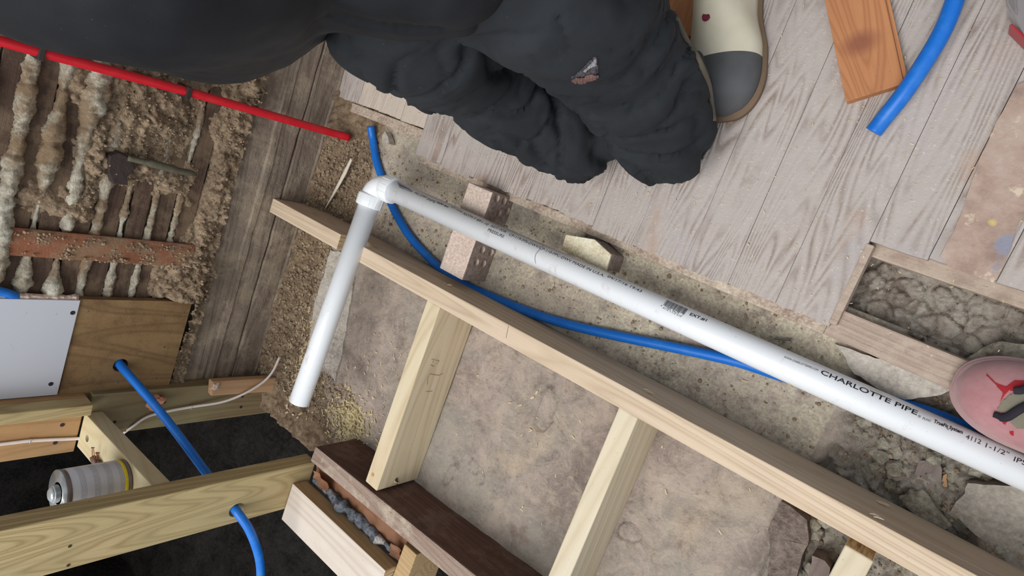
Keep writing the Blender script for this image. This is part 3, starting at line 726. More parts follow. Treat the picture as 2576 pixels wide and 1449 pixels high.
# ------------------------------------------------------------------ upright framing at the lower left
def stud(name, x0, x1, y0, y1, z0, z1, m, label, parent=None, bev=.003):
    t = thing(name, ((x0+x1)/2, (y0+y1)/2, z0), label, 'stud')
    o = obj('board', box(x0, x1, y0, y1, z0, z1, bev, 3), m, t); return t, o
sf, sfo = stud('wall_stud', -1.090, -1.0505, -.985, -.863, -.02, .80, GREEN_Z, 'greenish treated stud with the blue tube passing through its drilled hole')
boolean(sfo, tube([(-1.12, -.938, .185), (-1.02, -.954, .158)], .0175, 28))
for (x, y) in ((176, 1374), (172, 1422)):
    p = ux(x, y, -1.0503); obj('nail_hole', lathe([(-.001, .0035), (.0006, .003)], p, (1, 0, 0), 14), plain('dark_hole', S(64, 52, 36), .9), sf)
sb, sbo = stud('wall_stud', -1.478, -1.440, -.963, -.850, -.16, .34, GREEN_Z2, 'brownish treated stud behind the blue tube, carrying the white cable')
for (x, y) in ((413, 1012), (405, 1052), (288, 1062), (610, 997), (606, 1024), (636, 1090)):
    p = ux(x, y, -1.4398)
    if p.y < -.855 and p.y > -.96: obj('nail_hole', lathe([(-.001, .0045), (.0006, .004)], p, (1, 0, 0), 14), plain('dark_hole', S(40, 32, 26), .9), sb)
st, sto = stud('wall_stud', -1.478, -1.4405, -.999, -.852, .352, 1.15, TAN_Z, 'tan stud above the block, under the white panel, with the cable stapled on it')
st2, sto2 = stud('wall_stud', -1.4395, -1.400, -.880, -.8525, .352, 1.15, GREEN_Z, 'narrow pale treated strip in front of the tan stud, along the white panel')
for (x, y) in ((157, 1069), (139, 1114)):
    p = ux(x, y, -1.4402); obj('nail_hole', lathe([(-.001, .005), (.0006, .0045)], p, (1, 0, 0), 14), plain('dark_hole', S(50, 42, 40), .9), st)
# block between the studs
blk = thing('blocking', (-1.26, -.93, .312), 'pale horizontal block between the upright studs, with the can standing on it', 'block')
bq = [(-1.439, -.895), (-1.092, -.868), (-1.092, -.957), (-1.439, -.984)]
bo = obj('board', quadprism(bq, .312, .35, .0025), [BLOCKW], blk)
hp = uz(219, 1103, .35)
boolean(bo, tube([(hp.x, hp.y, .37), (hp.x, hp.y, .30)], .0085, 20))
# the scrap with nails standing on the block
ch = uz(236, 1158, .36)
nb_ = thing('wood_scrap', (ch.x, ch.y, .35), 'little brown wood scrap with rusty nails, on the block behind the can', 'wood scrap')
rock('scrap', (ch.x, ch.y, .358), .009, plain('brown_scrap', S(112, 88, 74), .8), 3, 2, .5, nb_, (1.6, 1, .9))
rock('scrap', (ch.x+.018, ch.y+.002, .356), .006, plain('brown_scrap', S(104, 82, 70), .8), 5, 2, .5, nb_, (1.5, 1, .9))
for (a, b) in (((232, 1152), (232, 1126)), ((238, 1152), (235, 1126)), ((244, 1154), (243, 1139)), ((250, 1156), (248, 1139))):
    pa, pb = uz(a[0], a[1], .362), uz(b[0], b[1], .366)
    d = (pb-pa).normalized(); obj('nail', lathe([(0, .0008), ((pb-pa).length-.001, .0008), ((pb-pa).length-.0008, .0024), ((pb-pa).length, .0024)], pa, d, 12), RUSTN, nb_)
# can of pipe cement
cc = Vector((-1.203, -.927, .3505))
can = thing('can', cc, 'small metal can with a grey text label and yellow band, standing on the block', 'can')
obj('body', lathe([(0, .044), (.001, .0462), (.004, .0462), (.0055, .0452), (.0585+.055, .0452), (.1155, .0462), (.1185, .0462), (.1195, .044)], cc, (0, 0, 1), 64), TINRIM, can, True)
lb = obj('label', lathe([(0, .0455), (.0005, .0458), (.0955, .0458), (.096, .0455)], cc+Vector((0, 0, .0145)), (0, 0, 1), 64), LABEL, can, True)
obj('yellow_band', lathe([(0, .0454), (.0003, .0459), (.0065, .0459), (.007, .0454)], cc+Vector((0, 0, .008)), (0, 0, 1), 64), YELLOW, can, True)
tp = obj('lid', lathe([(.1205, .0462), (.1180, .0445), (.1150, .0430), (.1160, .036), (.1195, .028), (.1205, .0220), (.1205, .020)], cc, (0, 0, 1), 64), TIN, can, True)
nk = [(.1175, .0175), (.1215, .0172)]
for k in range(4): nk += [(.1215+k*.0020, .0165), (.1224+k*.0020, .0180), (.1232+k*.0020, .0165)]
obj('threaded_neck', lathe(nk+[(.1298, .0165), (.1302, .0150)], cc, (0, 0, 1), 40), TIN, can, True)
obj('cap', lathe([(.1295, .0148), (.1325, .0138), (.1350, .0110), (.1362, .0070), (.1367, .0004)], cc, (0, 0, 1), 32), TIN, can, True)

# plywood and white panel
ply = thing('plywood_panel', (-1.47, -.77, .12), 'brown plywood panel with a blue tube coming out of its hole', 'panel')
po = obj('sheet', prism([(-.617, .153), (-.617, .403), (-.905, .404), (-.905, .157)], 0, -1.479, -1.460, .0012), PLYW, ply)
hc = ux(303, 919, -1.46)
boolean(po, tube([hc+Vector((-.03, .004, -.002)), hc+Vector((.03, -.004, .002))], .0165, 24))
for (x, y) in ((462, 786), (413, 795), (413, 873), (392, 952), (220, 783), (171, 963), (295, 962), (231, 993)):
    p = ux(x, y, -1.4598); obj('screw', lathe([(-.002, .0028), (.0004, .0026), (.0006, .001)], p, (1, 0, 0), 14), STEEL, ply)
wp = thing('drywall_sheet', (-1.465, -.75, .39), 'white panel with dark screws beside the brown plywood', 'panel')
obj('sheet', prism([(-.618, .4035), (-.618, 1.1), (-.850, 1.1), (-.850, .4075)], 0, -1.479, -1.455, .0012), DRYWALL, wp)
bm = bmesh.new(); tube([Vector((-1.467, -.616+.0015*noise.noise(Vector((i*.4, 0, 0))), .406+.7*i/120)) for i in range(121)], [.0055+.002*noise.noise(Vector((i*.6, 5, 0))) for i in range(121)], 10, True, bm, 1.5, Vector((1, 0, 0)), lambda i, k: 1+.3*noise.noise(Vector((i*.5, k, 0))))
obj('torn_edge', bm, PANELEDGE, wp)
for (x, y) in ((183, 787), (128, 966)):
    p = ux(x, y, -1.4548); b = lathe([(-.002, .0050), (.0004, .0048), (.0002, .002)], p, (1, 0, 0), 20); obj('screw', b, DARKSCREW, wp)
# cleat on the back stud
a, b_ = ux(528, 965, -1.425), ux(690, 958, -1.425)
bm = prism([(-.872, .060), (-.828, .068), (-.832, -.128), (-.850, -.140), (-.878, -.134)], 0, -1.439, -1.418, .004)
tag(obj('cleat', bm, CLEATW), 'small light wooden cleat with a splintered end on the brownish stud', 'cleat')
rock('t', ux(541, 969, -1.425), .013, PANELEDGE, 4, 3, .6, bpy.data.objects['cleat'], (1, 1, .9)).name = 'splintered_end'
pk = ux(388, 1012, -1.43)
tag(rock('broken_wood_piece', pk, .017, plain('pink_wood', S(214, 150, 122), .8, bump=(40, .8, .01)), 9, 3, .8, None, (.6, 1, 1.3)), 'splintered pinkish wood piece behind the blue tube on the treated stud', 'wood piece')
# cables
def flatcable(px, x, label, tagstaple, off=.0):
    P = []
    for p in px: P.append(ux(p[0], p[1], x if len(p) < 3 else p[2]))
    P = catmull(P, 8)
    t = thing('electric_cable', P[0], label, 'cable')
    obj('sheath', tube(P, .0042, 12, True, None, .5, Vector((1, 0, 0))), WIRE, t, True)
    for (x0, y0) in tagstaple:
        q = min(P, key=lambda v: (v-ux(x0, y0, x)).length); i = P.index(q); d = (P[min(i+1, len(P)-1)]-P[max(0, i-1)]).normalized(); s = d.cross(Vector((1, 0, 0)))
        obj('staple', tube([q+s*.006+Vector((-.005, 0, 0)), q+s*.006+Vector((.003, 0, 0)), q-s*.006+Vector((.003, 0, 0)), q-s*.006+Vector((-.005, 0, 0))], .0007, 6), STEEL, t)
flatcable([(704, 898, -1.40), (686, 935, -1.402), (660, 963, -1.406), (615, 990, -1.412), (560, 1011, -1.424), (480, 1024), (425, 1034), (372, 1048), (335, 1072), (308, 1092, -1.45)], -1.434, 'white cable curving along the brownish stud from the soil', [(482, 1023)])
flatcable([(-60, 1128), (0, 1118), (40, 1113), (75, 1109), (130, 1106), (180, 1104, -1.4365), (203, 1103, -1.434), (219, 1102, -1.4265)], -1.4365, 'white cable running into the hole in the pale block', [(76, 1108)])
# red tube, clips
rt = thing('red_tube', (-1.42, -.115, -.13), 'red water tube rising up the lath wall below the dark jacket', 'tube')
rp = [ux(878, 346, -1.405), ux(800, 324, -1.425), ux(480, 233, -1.447), ux(110, 133, -1.447), ux(-80, 80, -1.447)]
obj('tubing', tube(catmull(rp, 12), .0098, 20), RED, rt, True)
for (x, y) in ((101, 131), (470, 231)):
    p = ux(x, y, -1.447); obj('clip', box(p.x-.033, p.x+.0125, p.y-.014, p.y+.0125, p.z-.0055, p.z+.0055, .002), CLIP, rt)
# ------------------------------------------------------------------ blue tubes
BR = .0098
def blue(P, label, seg=10, r=BR):
    return tag(obj('blue_tube', tube(catmull(P, seg), r, 20), BLUE, None, True), label, 'tube')
zt = -.121
blue([uz(932, 318, zt+.012), uz(938, 350, zt), uz(946, 400, zt), uz(960, 445, zt), uz(985, 515, zt), uz(1024, 585, zt), uz(1066, 635, zt), uz(1112, 678, zt), uz(1180, 722, zt), uz(1300, 773, zt), uz(1400, 808, zt), uz(1520, 838, zt), uz(1700, 875, zt), uz(1850, 908, zt), uz(1960, 943, zt), uz(2080, 975, zt-.006), uz(2240, 1010, zt-.006), uz(2330, 1036, zt-.012), uz(2406, 1066, zt-.013), uz(2480, 1100, zt-.013), uz(2540, 1133, zt-.013), uz(2650, 1206, zt-.013), uz(2750, 1266, zt-.013)],
     'long blue tube lying on the concrete, passing under the white pipe and round the brick')
blue([ux(296, 905, -1.475), ux(303, 919, -1.460), ux(330, 950, -1.42), ux(382, 1010, -1.35), ux(440, 1083, -1.27), ux(490, 1150, -1.20), ux(530, 1205, -1.14), Vector((-1.10, -.941, .180)), Vector((-1.07, -.946, .171)), ux(598, 1290, -1.04), ux(628, 1335, -1.01), ux(650, 1395, -.99), ux(656, 1450, -.99), ux(650, 1530, -1.0), ux(635, 1620, -1.02)],
     'blue tube from the plywood hole through the greenish upright stud')
pz2 = PZ+BR
blue([uz(2197, 332, pz2), uz(2222, 300, pz2+.002), uz(2275, 233, pz2+.012), uz(2330, 150, pz2+.016), uz(2375, 70, pz2+.016), uz(2405, -10, pz2+.014), uz(2425, -90, pz2+.01)],
     'loose piece of blue tube lying on the plank floor beside the orange board', 10, .0122)
blue([ux(-40, 722, -1.465), ux(0, 733, -1.465), ux(28, 742, -1.465), ux(60, 757, -1.472)], 'short bit of blue tube peeking out above the white panel', 6)

# ------------------------------------------------------------------ white pipe with elbow
R_ = .0241
A0 = uz(948, 461, -.006); A1 = uz(2406, 1112, -.108); dA = (A1-A0).normalized()
B1 = uz(752, 1013, .040); dB = (B1-A0).normalized()
pipe = thing('white_pipe', A0, 'white plastic drain pipe with an elbow, lying across the notched joist and along the floor', 'pipe')
LA = (A1-A0).length+.5
obj('long_pipe', lathe([(.036, .020), (.036, R_), (LA, R_), (LA, .020)], A0, dA, 64), PVC, pipe, True)
LBn = (B1-A0).length
bm = lathe([(.036, R_), (LBn-.0006, R_), (LBn, R_-.0006), (LBn, .0205), (LBn-.05, .0205)], A0, dB, 64)
obj('short_pipe', bm, PVC, pipe, True)
el = []
n = 16; rb = .036
for i in range(n+1):
    t = i/n; p0, p1, p2 = A0+dA*rb, A0, A0+dB*rb
    el.append(p0*(1-t)**2+p1*2*t*(1-t)*.86+p2*t*t+(p0+p2)*.5*2*t*(1-t)*.14)
eo = thing_e = obj('elbow', tube(el, .0268, 40), FITTING, pipe, True)
for dd in (dA, dB):
    hb = obj('elbow_hub', lathe([(.026, .0262), (.030, .0300), (.031, .0306), (.055, .0306), (.057, .0300), (.0572, .0245)], A0, dd, 56), FITTING, pipe, True)
    u = dd.orthogonal().normalized(); v = dd.cross(u)
    for k in range(12):
        a = 2*math.pi*k/12; q = (u*math.cos(a)+v*math.sin(a))
        obj('rib', tube([A0+dd*.032+q*.0307, A0+dd*.0555+q*.0307], .0006, 6), FITTING, hb)
# printed lettering wrapped on the long pipe
def hit(px, py):
    d = ray(px, py); o = Vector((0, 0, H))-A0
    dp = d-dA*d.dot(dA); op = o-dA*o.dot(dA)
    a, b, c = dp.dot(dp), 2*dp.dot(op), op.dot(op)-R_**2
    ds = b*b-4*a*c; t = (-b-math.sqrt(max(ds, 0)))/(2*a)
    P = o+d*t; s = P.dot(dA); q = P-dA*s
    return s, math.atan2(q.dot(E2), q.dot(E1))
E1 = Vector((0, 0, 1)); E1 = (E1-dA*E1.dot(dA)).normalized(); E2 = E1.cross(dA)   # E2 points towards +y (image up)
def on_pipe(s, th, r=R_+.0004): return A0+dA*s+(E1*math.cos(th)+E2*math.sin(th))*r
def print_text(txt, p0, p1, cap, bold=0):
    """lettering whose baseline runs from pixel p0 to p1; cap = capital height in metres"""
    cu = bpy.data.curves.new('f', 'FONT'); cu.body = txt; cu.size = 1; cu.resolution_u = 3; cu.offset = bold
    o = bpy.data.objects.new('f', cu); COL.objects.link(o); bpy.context.view_layer.update()
    me = bpy.data.meshes.new_from_object(o.evaluated_get(bpy.context.evaluated_depsgraph_get()))
    bpy.data.objects.remove(o); bpy.data.curves.remove(cu)
    xs = [v.co.x for v in me.vertices]; x0, x1 = min(xs), max(xs)
    s0, t0 = hit(*p0); s1, t1 = hit(*p1)
    tmp = bmesh.new(); tmp.from_mesh(me)
    bmesh.ops.triangulate(tmp, faces=tmp.faces[:])
    for v in tmp.verts:
        u = (v.co.x-x0)/(x1-x0); th = t0+(t1-t0)*u
        v.co = on_pipe(s0+(s1-s0)*u, th+v.co.y/.70*cap/R_)
    obj('printed_lettering', tmp, INK, pipe)
print_text('SOLID CORE', (1003, 471), (1035, 484), .0060)
print_text('PVC-DWV', (1041, 487), (1072, 500), .0062)
print_text('PIPE', (1073, 503), (1093, 511), .0062)
print_text('NSF® dwv', (1097, 510), (1127, 523), .0050, bold=.02)
print_text('U.P. Code', (1134, 521), (1161, 535), .0048)
print_text('ASTM F 891-10', (1162, 538), (1226, 568), .0062)
print_text('NOT FOR', (1233, 570), (1271, 586), .0062)
print_text('PRESSURE', (1226, 581), (1266, 599), .0062)
print_text('CP-119-FPS-DWV/CP-110-FPC-DWV', (1279, 592), (1435, 660), .0062)
print_text('MADE IN U.S.A.', (1439, 662), (1518, 697), .0062)
print_text('04/17/16 19:43', (1527, 697), (1612, 736), .0062)
print_text('6   11942  04178    7', (1662, 770), (1718, 795), .0030)
print_text('4112 1-1/2"x10\'', (1666, 776), (1714, 799), .0032)
print_text('EXT.#1', (1734, 793), (1776, 809), .0060, bold=.02)
print_text('WWW.CHARLOTTEPIPE.COM', (1971, 900), (2057, 934), .0036)
print_text('CHARLOTTE PIPE', (2063, 940), (2306, 1045), .0082, bold=.012)
print_text('®', (2308, 1049), (2315, 1052), .0038)
print_text('PLNC', (2320, 1055), (2341, 1062), .0036)
print_text('TrueFit System', (2348, 1063), (2421, 1092), .0058, bold=.03)
print_text('®', (2380, 1080), (2386, 1083), .0028)
print_text('4112', (2428, 1103), (2466, 1118), .0072)
print_text('1-1/2"', (2478, 1125), (2536, 1149), .0072)
print_text('IPS', (2549, 1160), (2580, 1172), .0072)
# bar code
random.seed(4); BB = bmesh.new()
s0, t0 = hit(1668, 768); s1, t1 = hit(1722, 792); s2, t2 = hit(1674, 753)
u = 0
while u < 1:
    w = random.choice((.008, .008, .014, .02)); n4 = 4; rows = []
    for k in range(n4+1):
        f = k/n4; tt = t0+(t1-t0)*u+(t2-t0)*f
        rows.append((BB.verts.new(on_pipe(s0+(s1-s0)*u, tt)), BB.verts.new(on_pipe(s0+(s1-s0)*min(1, u+w), tt))))
    for k in range(n4): BB.faces.new((rows[k][0], rows[k][1], rows[k+1][1], rows[k+1][0]))
    u += w+random.choice((.008, .010, .018))
obj('bar_code', BB, INK, pipe)
# marker scribble at the pipe end, hairline scratch
MK = bmesh.new()
for k in range(9):
    a = hit(1001+k*3.4, 459+k*1.9); b = hit(1004+k*3.4, 468+k*1.2)
    tube([on_pipe(*a), on_pipe((a[0]+b[0])/2+.001*math.sin(k*5), (a[1]+b[1])/2), on_pipe(*b)], .00045, 5, True, MK)
obj('marker_scribble', MK, INKS, pipe)
hr = [hit(x, y) for x, y in ((1366, 618), (1356, 630), (1348, 640), (1346, 652), (1348, 662))]
obj('hair', tube(catmull([on_pipe(a, b, R_+.0006) for a, b in hr], 5), .0004, 5), plain('hair', S(90, 64, 50), .6), pipe)

# ------------------------------------------------------------------ brick and chunk under the pipe
br = thing('brick', (-.85, -.19, -.13), 'pinkish cored brick standing on edge under the white pipe', 'brick')
tx0, tx1 = -.905, -.834
bm = box(tx0, tx1, -.2885, -.0905, -.134, -.0535, .0025)
setmat(bm, lambda f: 1 if f.normal.x > .6 else 0)
bb = obj('body', bm, [BRICKM, BRICKD], br)
for (x, y) in ((1213, 629), (1235, 636), (1198, 661), (1216, 664), (1255, 537), (1276, 531), (1250, 500), (1268, 506)):
    p = ux(x, y, tx1)
    rr = .0085
    boolean(bb, tube([p+Vector((.01, 0, 0)), p+Vector((-.028, 0, 0))], rr, 18))
ck = thing('brick_piece', (-.57, -.13, -.13), 'broken brick piece with a sandy yellow top beside the long white pipe', 'brick piece')
P = [uz(1423, 590, -.075), uz(1495, 602, -.075), uz(1537, 640, -.075), uz(1524, 681, -.075), uz(1412, 628, -.075)]
bm = prism([(p.x, p.y) for p in P], 2, -.135, -.080, .002)
bmesh.ops.subdivide_edges(bm, edges=bm.edges[:], cuts=3, use_grid_fill=True)
for v in bm.verts: v.co += Vector((fbm(v.co.x, v.co.y, v.co.z, 50, 3), fbm(v.co.x, v.co.y, v.co.z+5, 50, 3), fbm(v.co.x, v.co.y, v.co.z+9, 50, 3)))*.0018
obj('body', bm, BRICKD, ck)
bm = prism([(p.x, p.y) for p in P], 2, -.080, -.0755, .001)
for v in bm.verts: v.co += Vector((0, 0, fbm(v.co.x, v.co.y, 0, 60, 3)*.001))
obj('mortar_top', bm, MORTAR, ck)

# pieces at the lower right
def chunk(pxs, z0, z1, m, name, label, cat, jit=.003):
    P = [uz(x, y, z1) for x, y in pxs]; Q = []
    for i in range(len(P)):
        a, b = P[i], P[(i+1) % len(P)]; n = max(1, int((b-a).length/.008))
        for k in range(n):
            p = a.lerp(b, k/n); Q.append((p.x+fbm(p.x, p.y, 1, 45, 3)*jit, p.y+fbm(p.x, p.y, 5, 45, 3)*jit))
    bm = prism(Q, 2, z0, z1, 0)
    tb = [f for f in bm.faces if len(f.verts) > 4]; bmesh.ops.triangulate(bm, faces=tb)
    bmesh.ops.subdivide_edges(bm, edges=[e for e in bm.edges if e.calc_length() > .015], cuts=2)
    for v in bm.verts: v.co.z += fbm(v.co.x, v.co.y, v.co.z, 30, 4)*.003
    return tag(obj(name, bm, m), label, cat)
chunk([(1965, 1258), (2002, 1280), (2030, 1310), (2035, 1360), (2012, 1420), (2000, 1470), (1925, 1470), (1938, 1400), (1935, 1350), (1930, 1335), (1948, 1300)], -.15, -.112, BARKY, 'concrete_chunk', 'rough dark brownish concrete chunk under the long joist at the lower right', 'concrete piece')
chunk([(2043, 1400), (2075, 1412), (2088, 1430), (2080, 1475), (2030, 1475)], -.16, -.115, GREYCHIP, 'wood_scrap', 'small brown wood scrap beside the lowest cross joist', 'wood scrap')
chunk([(2312, 1160), (2358, 1158), (2368, 1180), (2370, 1242), (2358, 1256), (2300, 1246), (2302, 1190)], -.175, -.146, GREYCHIP, 'wood_scrap', 'squarish grey wood scrap lying in the rubble below the pipe lettering', 'wood scrap')
chunk([(2372, 1195), (2382, 1190), (2384, 1224), (2372, 1225)], -.165, -.148, CLEATW, 'wood_scrap', 'tiny light wood sliver next to the squarish grey scrap', 'wood scrap')
tag(rock('stone', uz(2330, 1282, -.15), .030, RUBBLE, 3, 4, .25, None, (1.25, .75, .7), -.5), 'smooth rounded grey stone in the shade of the long joist at the lower right', 'stone')
chunk([(2100, 865), (2400, 965), (2385, 985), (2330, 1000), (2250, 1005), (2150, 940)], -.155, -.124, SLABCHUNK, 'concrete_chunk', 'smooth grey concrete ledge beside the old joist, behind the white pipe', 'concrete piece')
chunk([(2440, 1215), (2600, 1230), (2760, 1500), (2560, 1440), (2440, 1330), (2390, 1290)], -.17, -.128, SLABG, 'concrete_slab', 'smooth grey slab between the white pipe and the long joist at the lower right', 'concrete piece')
chunk([(2425, 905), (2530, 960), (2600, 1000), (2600, 870), (2500, 860)], -.2, -.135, RUBBLE, 'concrete_chunk', 'grey lump in the soil just above the red shoe', 'concrete piece')
chunk([(832, 628), (870, 640), (890, 700), (875, 800), (858, 900), (842, 960), (808, 905), (778, 860), (790, 760), (812, 700)], -.14, -.1265, SLABCHUNK, 'concrete_slab', 'pale smooth concrete strip beneath the short white pipe', 'concrete piece', .004)
sl = [uz(884, 400, -.100), uz(868, 434, -.106), uz(848, 472, -.112), uz(818, 525, -.120)]
tag(obj('wood_splinter', tube(sl, [.0045, .0068, .0055, .0015], 6, True, None, .3), plain('pale_splinter', S(214, 204, 188), .8)), 'long pale wood splinter lying on the soil between red tube and joist end', 'splinter')
chunk([(968, 330), (975, 345), (980, 362), (962, 358), (961, 342)], -.128, -.108, SLABCHUNK, 'stone', 'small pointed grey stone chip near the top end of the long blue tube', 'stone', .001)
sw = thing('screw', uz(1965, 853, -.125), 'threaded steel screw lying on the concrete above the long white pipe', 'screw')
a, b = uz(1948, 851, -.124), uz(1987, 855, -.124); L = (b-a).length
pr = []
for k in range(14): pr += [(k*L/14, .0014), ((k+.5)*L/14, .0023)]
obj('thread', lathe(pr, a, b-a, 12), STEEL, sw)
obj('head', lathe([(0, .0015), (.002, .004), (.0026, .004)], b, b-a, 14), STEEL, sw)
tag(obj('wood_splinter', tube([uz(1335, 520, -.118), uz(1350, 555, -.122)], [.003, .0015], 6, True, None, .5), GREYCHIP), 'short grey splinter on the dusty concrete right of the brick', 'splinter')

# ------------------------------------------------------------------ loose board, toolbox
bq = [uz(2052, -120, -.082), uz(2075, 0, -.082), uz(2128, 256, -.082), uz(2140, 258, -.082), uz(2286, 212, -.082), uz(2245, 0, -.082), uz(2222, -120, -.082)]
t = thing('loose_floorboard', uz(2180, 100, PZ), 'orange-brown loose floorboard with a dark knot, lying on the grey planks', 'board')
ax = (uz(2128, 256, -.082)-uz(2075, 0, -.082)).normalized(); ang = math.atan2(ax.y, ax.x)
c0 = uz(2128, 256, -.082); c1_ = uz(2286, 212, -.082); wdt = (c1_-c0).length
loc = Matrix.Translation(c0)@Matrix.Rotation(ang+math.pi/2, 4, 'Z')
def lb_(poly):
    return poly
bm = prism([(0, -.016), (wdt*.93, -.016), (wdt*.93, -.010), (wdt, -.0095), (wdt, -.004), (wdt*.94, -.0035), (wdt*.93, 0), (0, 0), (0, -.005), (.004, -.006), (.004, -.010), (0, -.011)], 1, 0, .50, .0006)
o = obj('board', bm, FIR, None); o.matrix_world = loc
bpy.context.view_layer.update(); o.parent = t; o.matrix_parent_inverse = t.matrix_world.inverted()
tb = uz(2560, 60, PZ)
t = thing('organizer_box', (tb.x, tb.y, PZ), 'corner of a clear plastic box with a red latch at the top right', 'box')
z1 = -.05
C = uz(2532, 12, z1); D = uz(2578, 88, z1)
dx = (D-C).normalized(); dy = Vector((-dx.y, dx.x, 0)); E_ = uz(2528, -40, z1); dv = (E_-C).normalized()
def P2(base, a, b): return base+dx*a+dv*b
q1 = [P2(C, 0, .25), C, P2(C, (D-C).length, 0), P2(C, .3, .12), P2(C, .3, .25)]
obj('lid', quadprism([(p.x, p.y) for p in q1], z1-.006, z1, .003), CLEARP, t)
q2 = [P2(C, .008, .25), P2(C, .008, .008), P2(C, (D-C).length+.004, .008), P2(C, .29, .128), P2(C, .29, .25)]
obj('tray', quadprism([(p.x, p.y) for p in q2], PZ+.001, z1-.0065, .003), CLEARP, t)
q3 = [P2(C, .012, .2), P2(C, .012, .012), P2(C, .05, .012), P2(C, .05, .2)]
obj('rim', quadprism([(p.x, p.y) for p in [P2(C, .01, .2), P2(C, .01, .010), P2(C, .03, .010), P2(C, .026, .2)]], z1, z1+.003, .001), CLEARP, t)
lt = [uz(2538, 66, -.066), uz(2576, 104, -.066), uz(2590, 118, -.066), uz(2590, 100, -.066), uz(2545, 62, -.066)]
obj('latch', quadprism([(p.x, p.y) for p in lt], PZ+.004, -.062, .001), REDLATCH, t)

q = [uz(1640, -150, -.085), uz(1672, 86, -.085), uz(1772, 92, -.085), uz(1790, -150, -.085)]
tag(obj('wood_offcut', quadprism([(p.x, p.y) for p in q], PZ+.0005, -.087, .001), FIR), 'orange-brown piece of wood on the planks between the trouser leg and the cream boot', 'wood piece')
# ------------------------------------------------------------------ people
def ctr(E, z, r, nrm):
    """axis point whose silhouette touches pixel E; nrm = unit pixel direction from the edge to the axis"""
    p = uz(E[0], E[1], z); dep = sum(W[2][i]*(p[i]-(H if i == 2 else 0)) for i in range(3)); s = F/dep
    return uz(E[0]+nrm[0]*r*s, E[1]+nrm[1]*r*s, z)
def remeshed(name, sweeps, voxel, disp, mats, parent, smooth_it=3, matfn=None):
    bm = bmesh.new()
    for pts, rad, sub, flat in sweeps:
        k = len(pts); PP = catmull(pts, sub); RR = []
        for i in range(len(PP)):
            u = i/sub; a = min(int(u), k-2); RR.append(rad[a]+(rad[a+1]-rad[a])*(u-a))
        # rounded ends
        a0, a1 = (PP[0]-PP[1]).normalized(), (PP[-1]-PP[-2]).normalized()
        PP = [PP[0]+a0*RR[0]*.75, PP[0]+a0*RR[0]*.5]+PP+[PP[-1]+a1*RR[-1]*.5, PP[-1]+a1*RR[-1]*.75]
        RR = [RR[0]*.45, RR[0]*.82]+RR+[RR[-1]*.82, RR[-1]*.45]
        tube(PP, RR, 24, True, bm, flat)
    me = bpy.data.meshes.new(name); bm.normal_update(); bm.to_mesh(me); bm.free()
    o = bpy.data.objects.new(name, me); COL.objects.link(o)
    m = o.modifiers.new('r', 'REMESH'); m.mode = 'VOXEL'; m.voxel_size = voxel
    s = o.modifiers.new('s', 'SMOOTH'); s.iterations = smooth_it; s.factor = .6
    bpy.context.view_layer.update()
    new = bpy.data.meshes.new_from_object(o.evaluated_get(bpy.context.evaluated_depsgraph_get()))
    bpy.data.objects.remove(o)
    if disp:
        ns = [v.normal.copy() for v in new.vertices]
        for v, nn in zip(new.vertices, ns): v.co += nn*disp(v.co, nn)
    for p in new.polygons: p.use_smooth = True
    o = link(name, new, mats, parent)
    if matfn:
        for p in new.polygons: p.material_index = matfn(p.center)
    return o
n1 = (.62, -.78); n2 = (.5, -.86)
leg1 = [uz(1680, 342, -.015), uz(1606, 215, .085), uz(1505, 85, .20), uz(1380, -60, .34)]
leg2 = [uz(1468, 366, -.02), uz(1335, 285, .06), uz(1190, 165, .20), uz(1040, 40, .38)]
pel = Vector((-.72, .19, .46))
leg1.append(Vector((-.66, .24, .50))); leg2.append(pel)
r1 = [.086, .100, .106, .115, .13]; r2 = [.072, .085, .092, .11, .13]
jk = [ctr((0, 66), .82, .15, (.12, -.99)), ctr((270, 108), .74, .16, (.22, -.975)), ctr((520, 182), .63, .165, (0.0, -1)), ctr((700, 140), .55, .155, (-.25, -.97))]
man = thing('person', (-.6, .15, PZ), 'person in a black sweatshirt and torn charcoal work trousers kneeling on the plank floor', 'person')
sh = Vector((-.98, .18, .98)); head = Vector((-1.08, .17, 1.16))
jsweeps = [([Vector((-.60, .20, .50)), Vector((-.70, .19, .56)), jk[2]+Vector((0, .06, 0)), jk[1]+Vector((0, .06, 0)), jk[0]+Vector((-.02, .06, 0)), sh], [.13, .145, .15, .15, .15, .12], 5, 1),
           ([jk[3], jk[2], jk[1], jk[0]], [.155, .168, .165, .15], 5, 1),
           ([sh+Vector((.03, -.10, -.02)), Vector((-1.10, .02, .93)), Vector((-1.24, -.02, .88)), Vector((-1.37, .0, .92))], [.08, .062, .052, .045], 5, 1),
           ([sh+Vector((.03, .16, -.02)), Vector((-1.12, .36, .93)), Vector((-1.25, .38, .90)), Vector((-1.37, .35, .94))], [.08, .062, .052, .045], 5, 1),
           ([sh, (sh+head)/2, head], [.09, .08, .115], 5, 1)]
def legd(axis_pts, co):
    best = None; L = 0
    for i in range(len(axis_pts)-1):
        a, b = axis_pts[i], axis_pts[i+1]; ab = b-a; t = max(0, min(1, (co-a).dot(ab)/ab.length_squared)); d = (co-(a+ab*t)).length
        if best is None or d < best[0]: best = (d, L+t*ab.length)
        L += ab.length
    return best
def legframe(pts, co):
    best = None; L = 0
    for i in range(len(pts)-1):
        a, b = pts[i], pts[i+1]; ab = b-a; t = max(0, min(1, (co-a).dot(ab)/ab.length_squared)); q = co-(a+ab*t)
        if best is None or q.length < best[0]:
            ax = ab.normalized(); u = (Vector((0, 1, 0))-ax*ax.y).normalized(); v = ax.cross(u)
            best = (q.length, L+t*ab.length, math.atan2(q.dot(v), q.dot(u)))
        L += ab.length
    return best
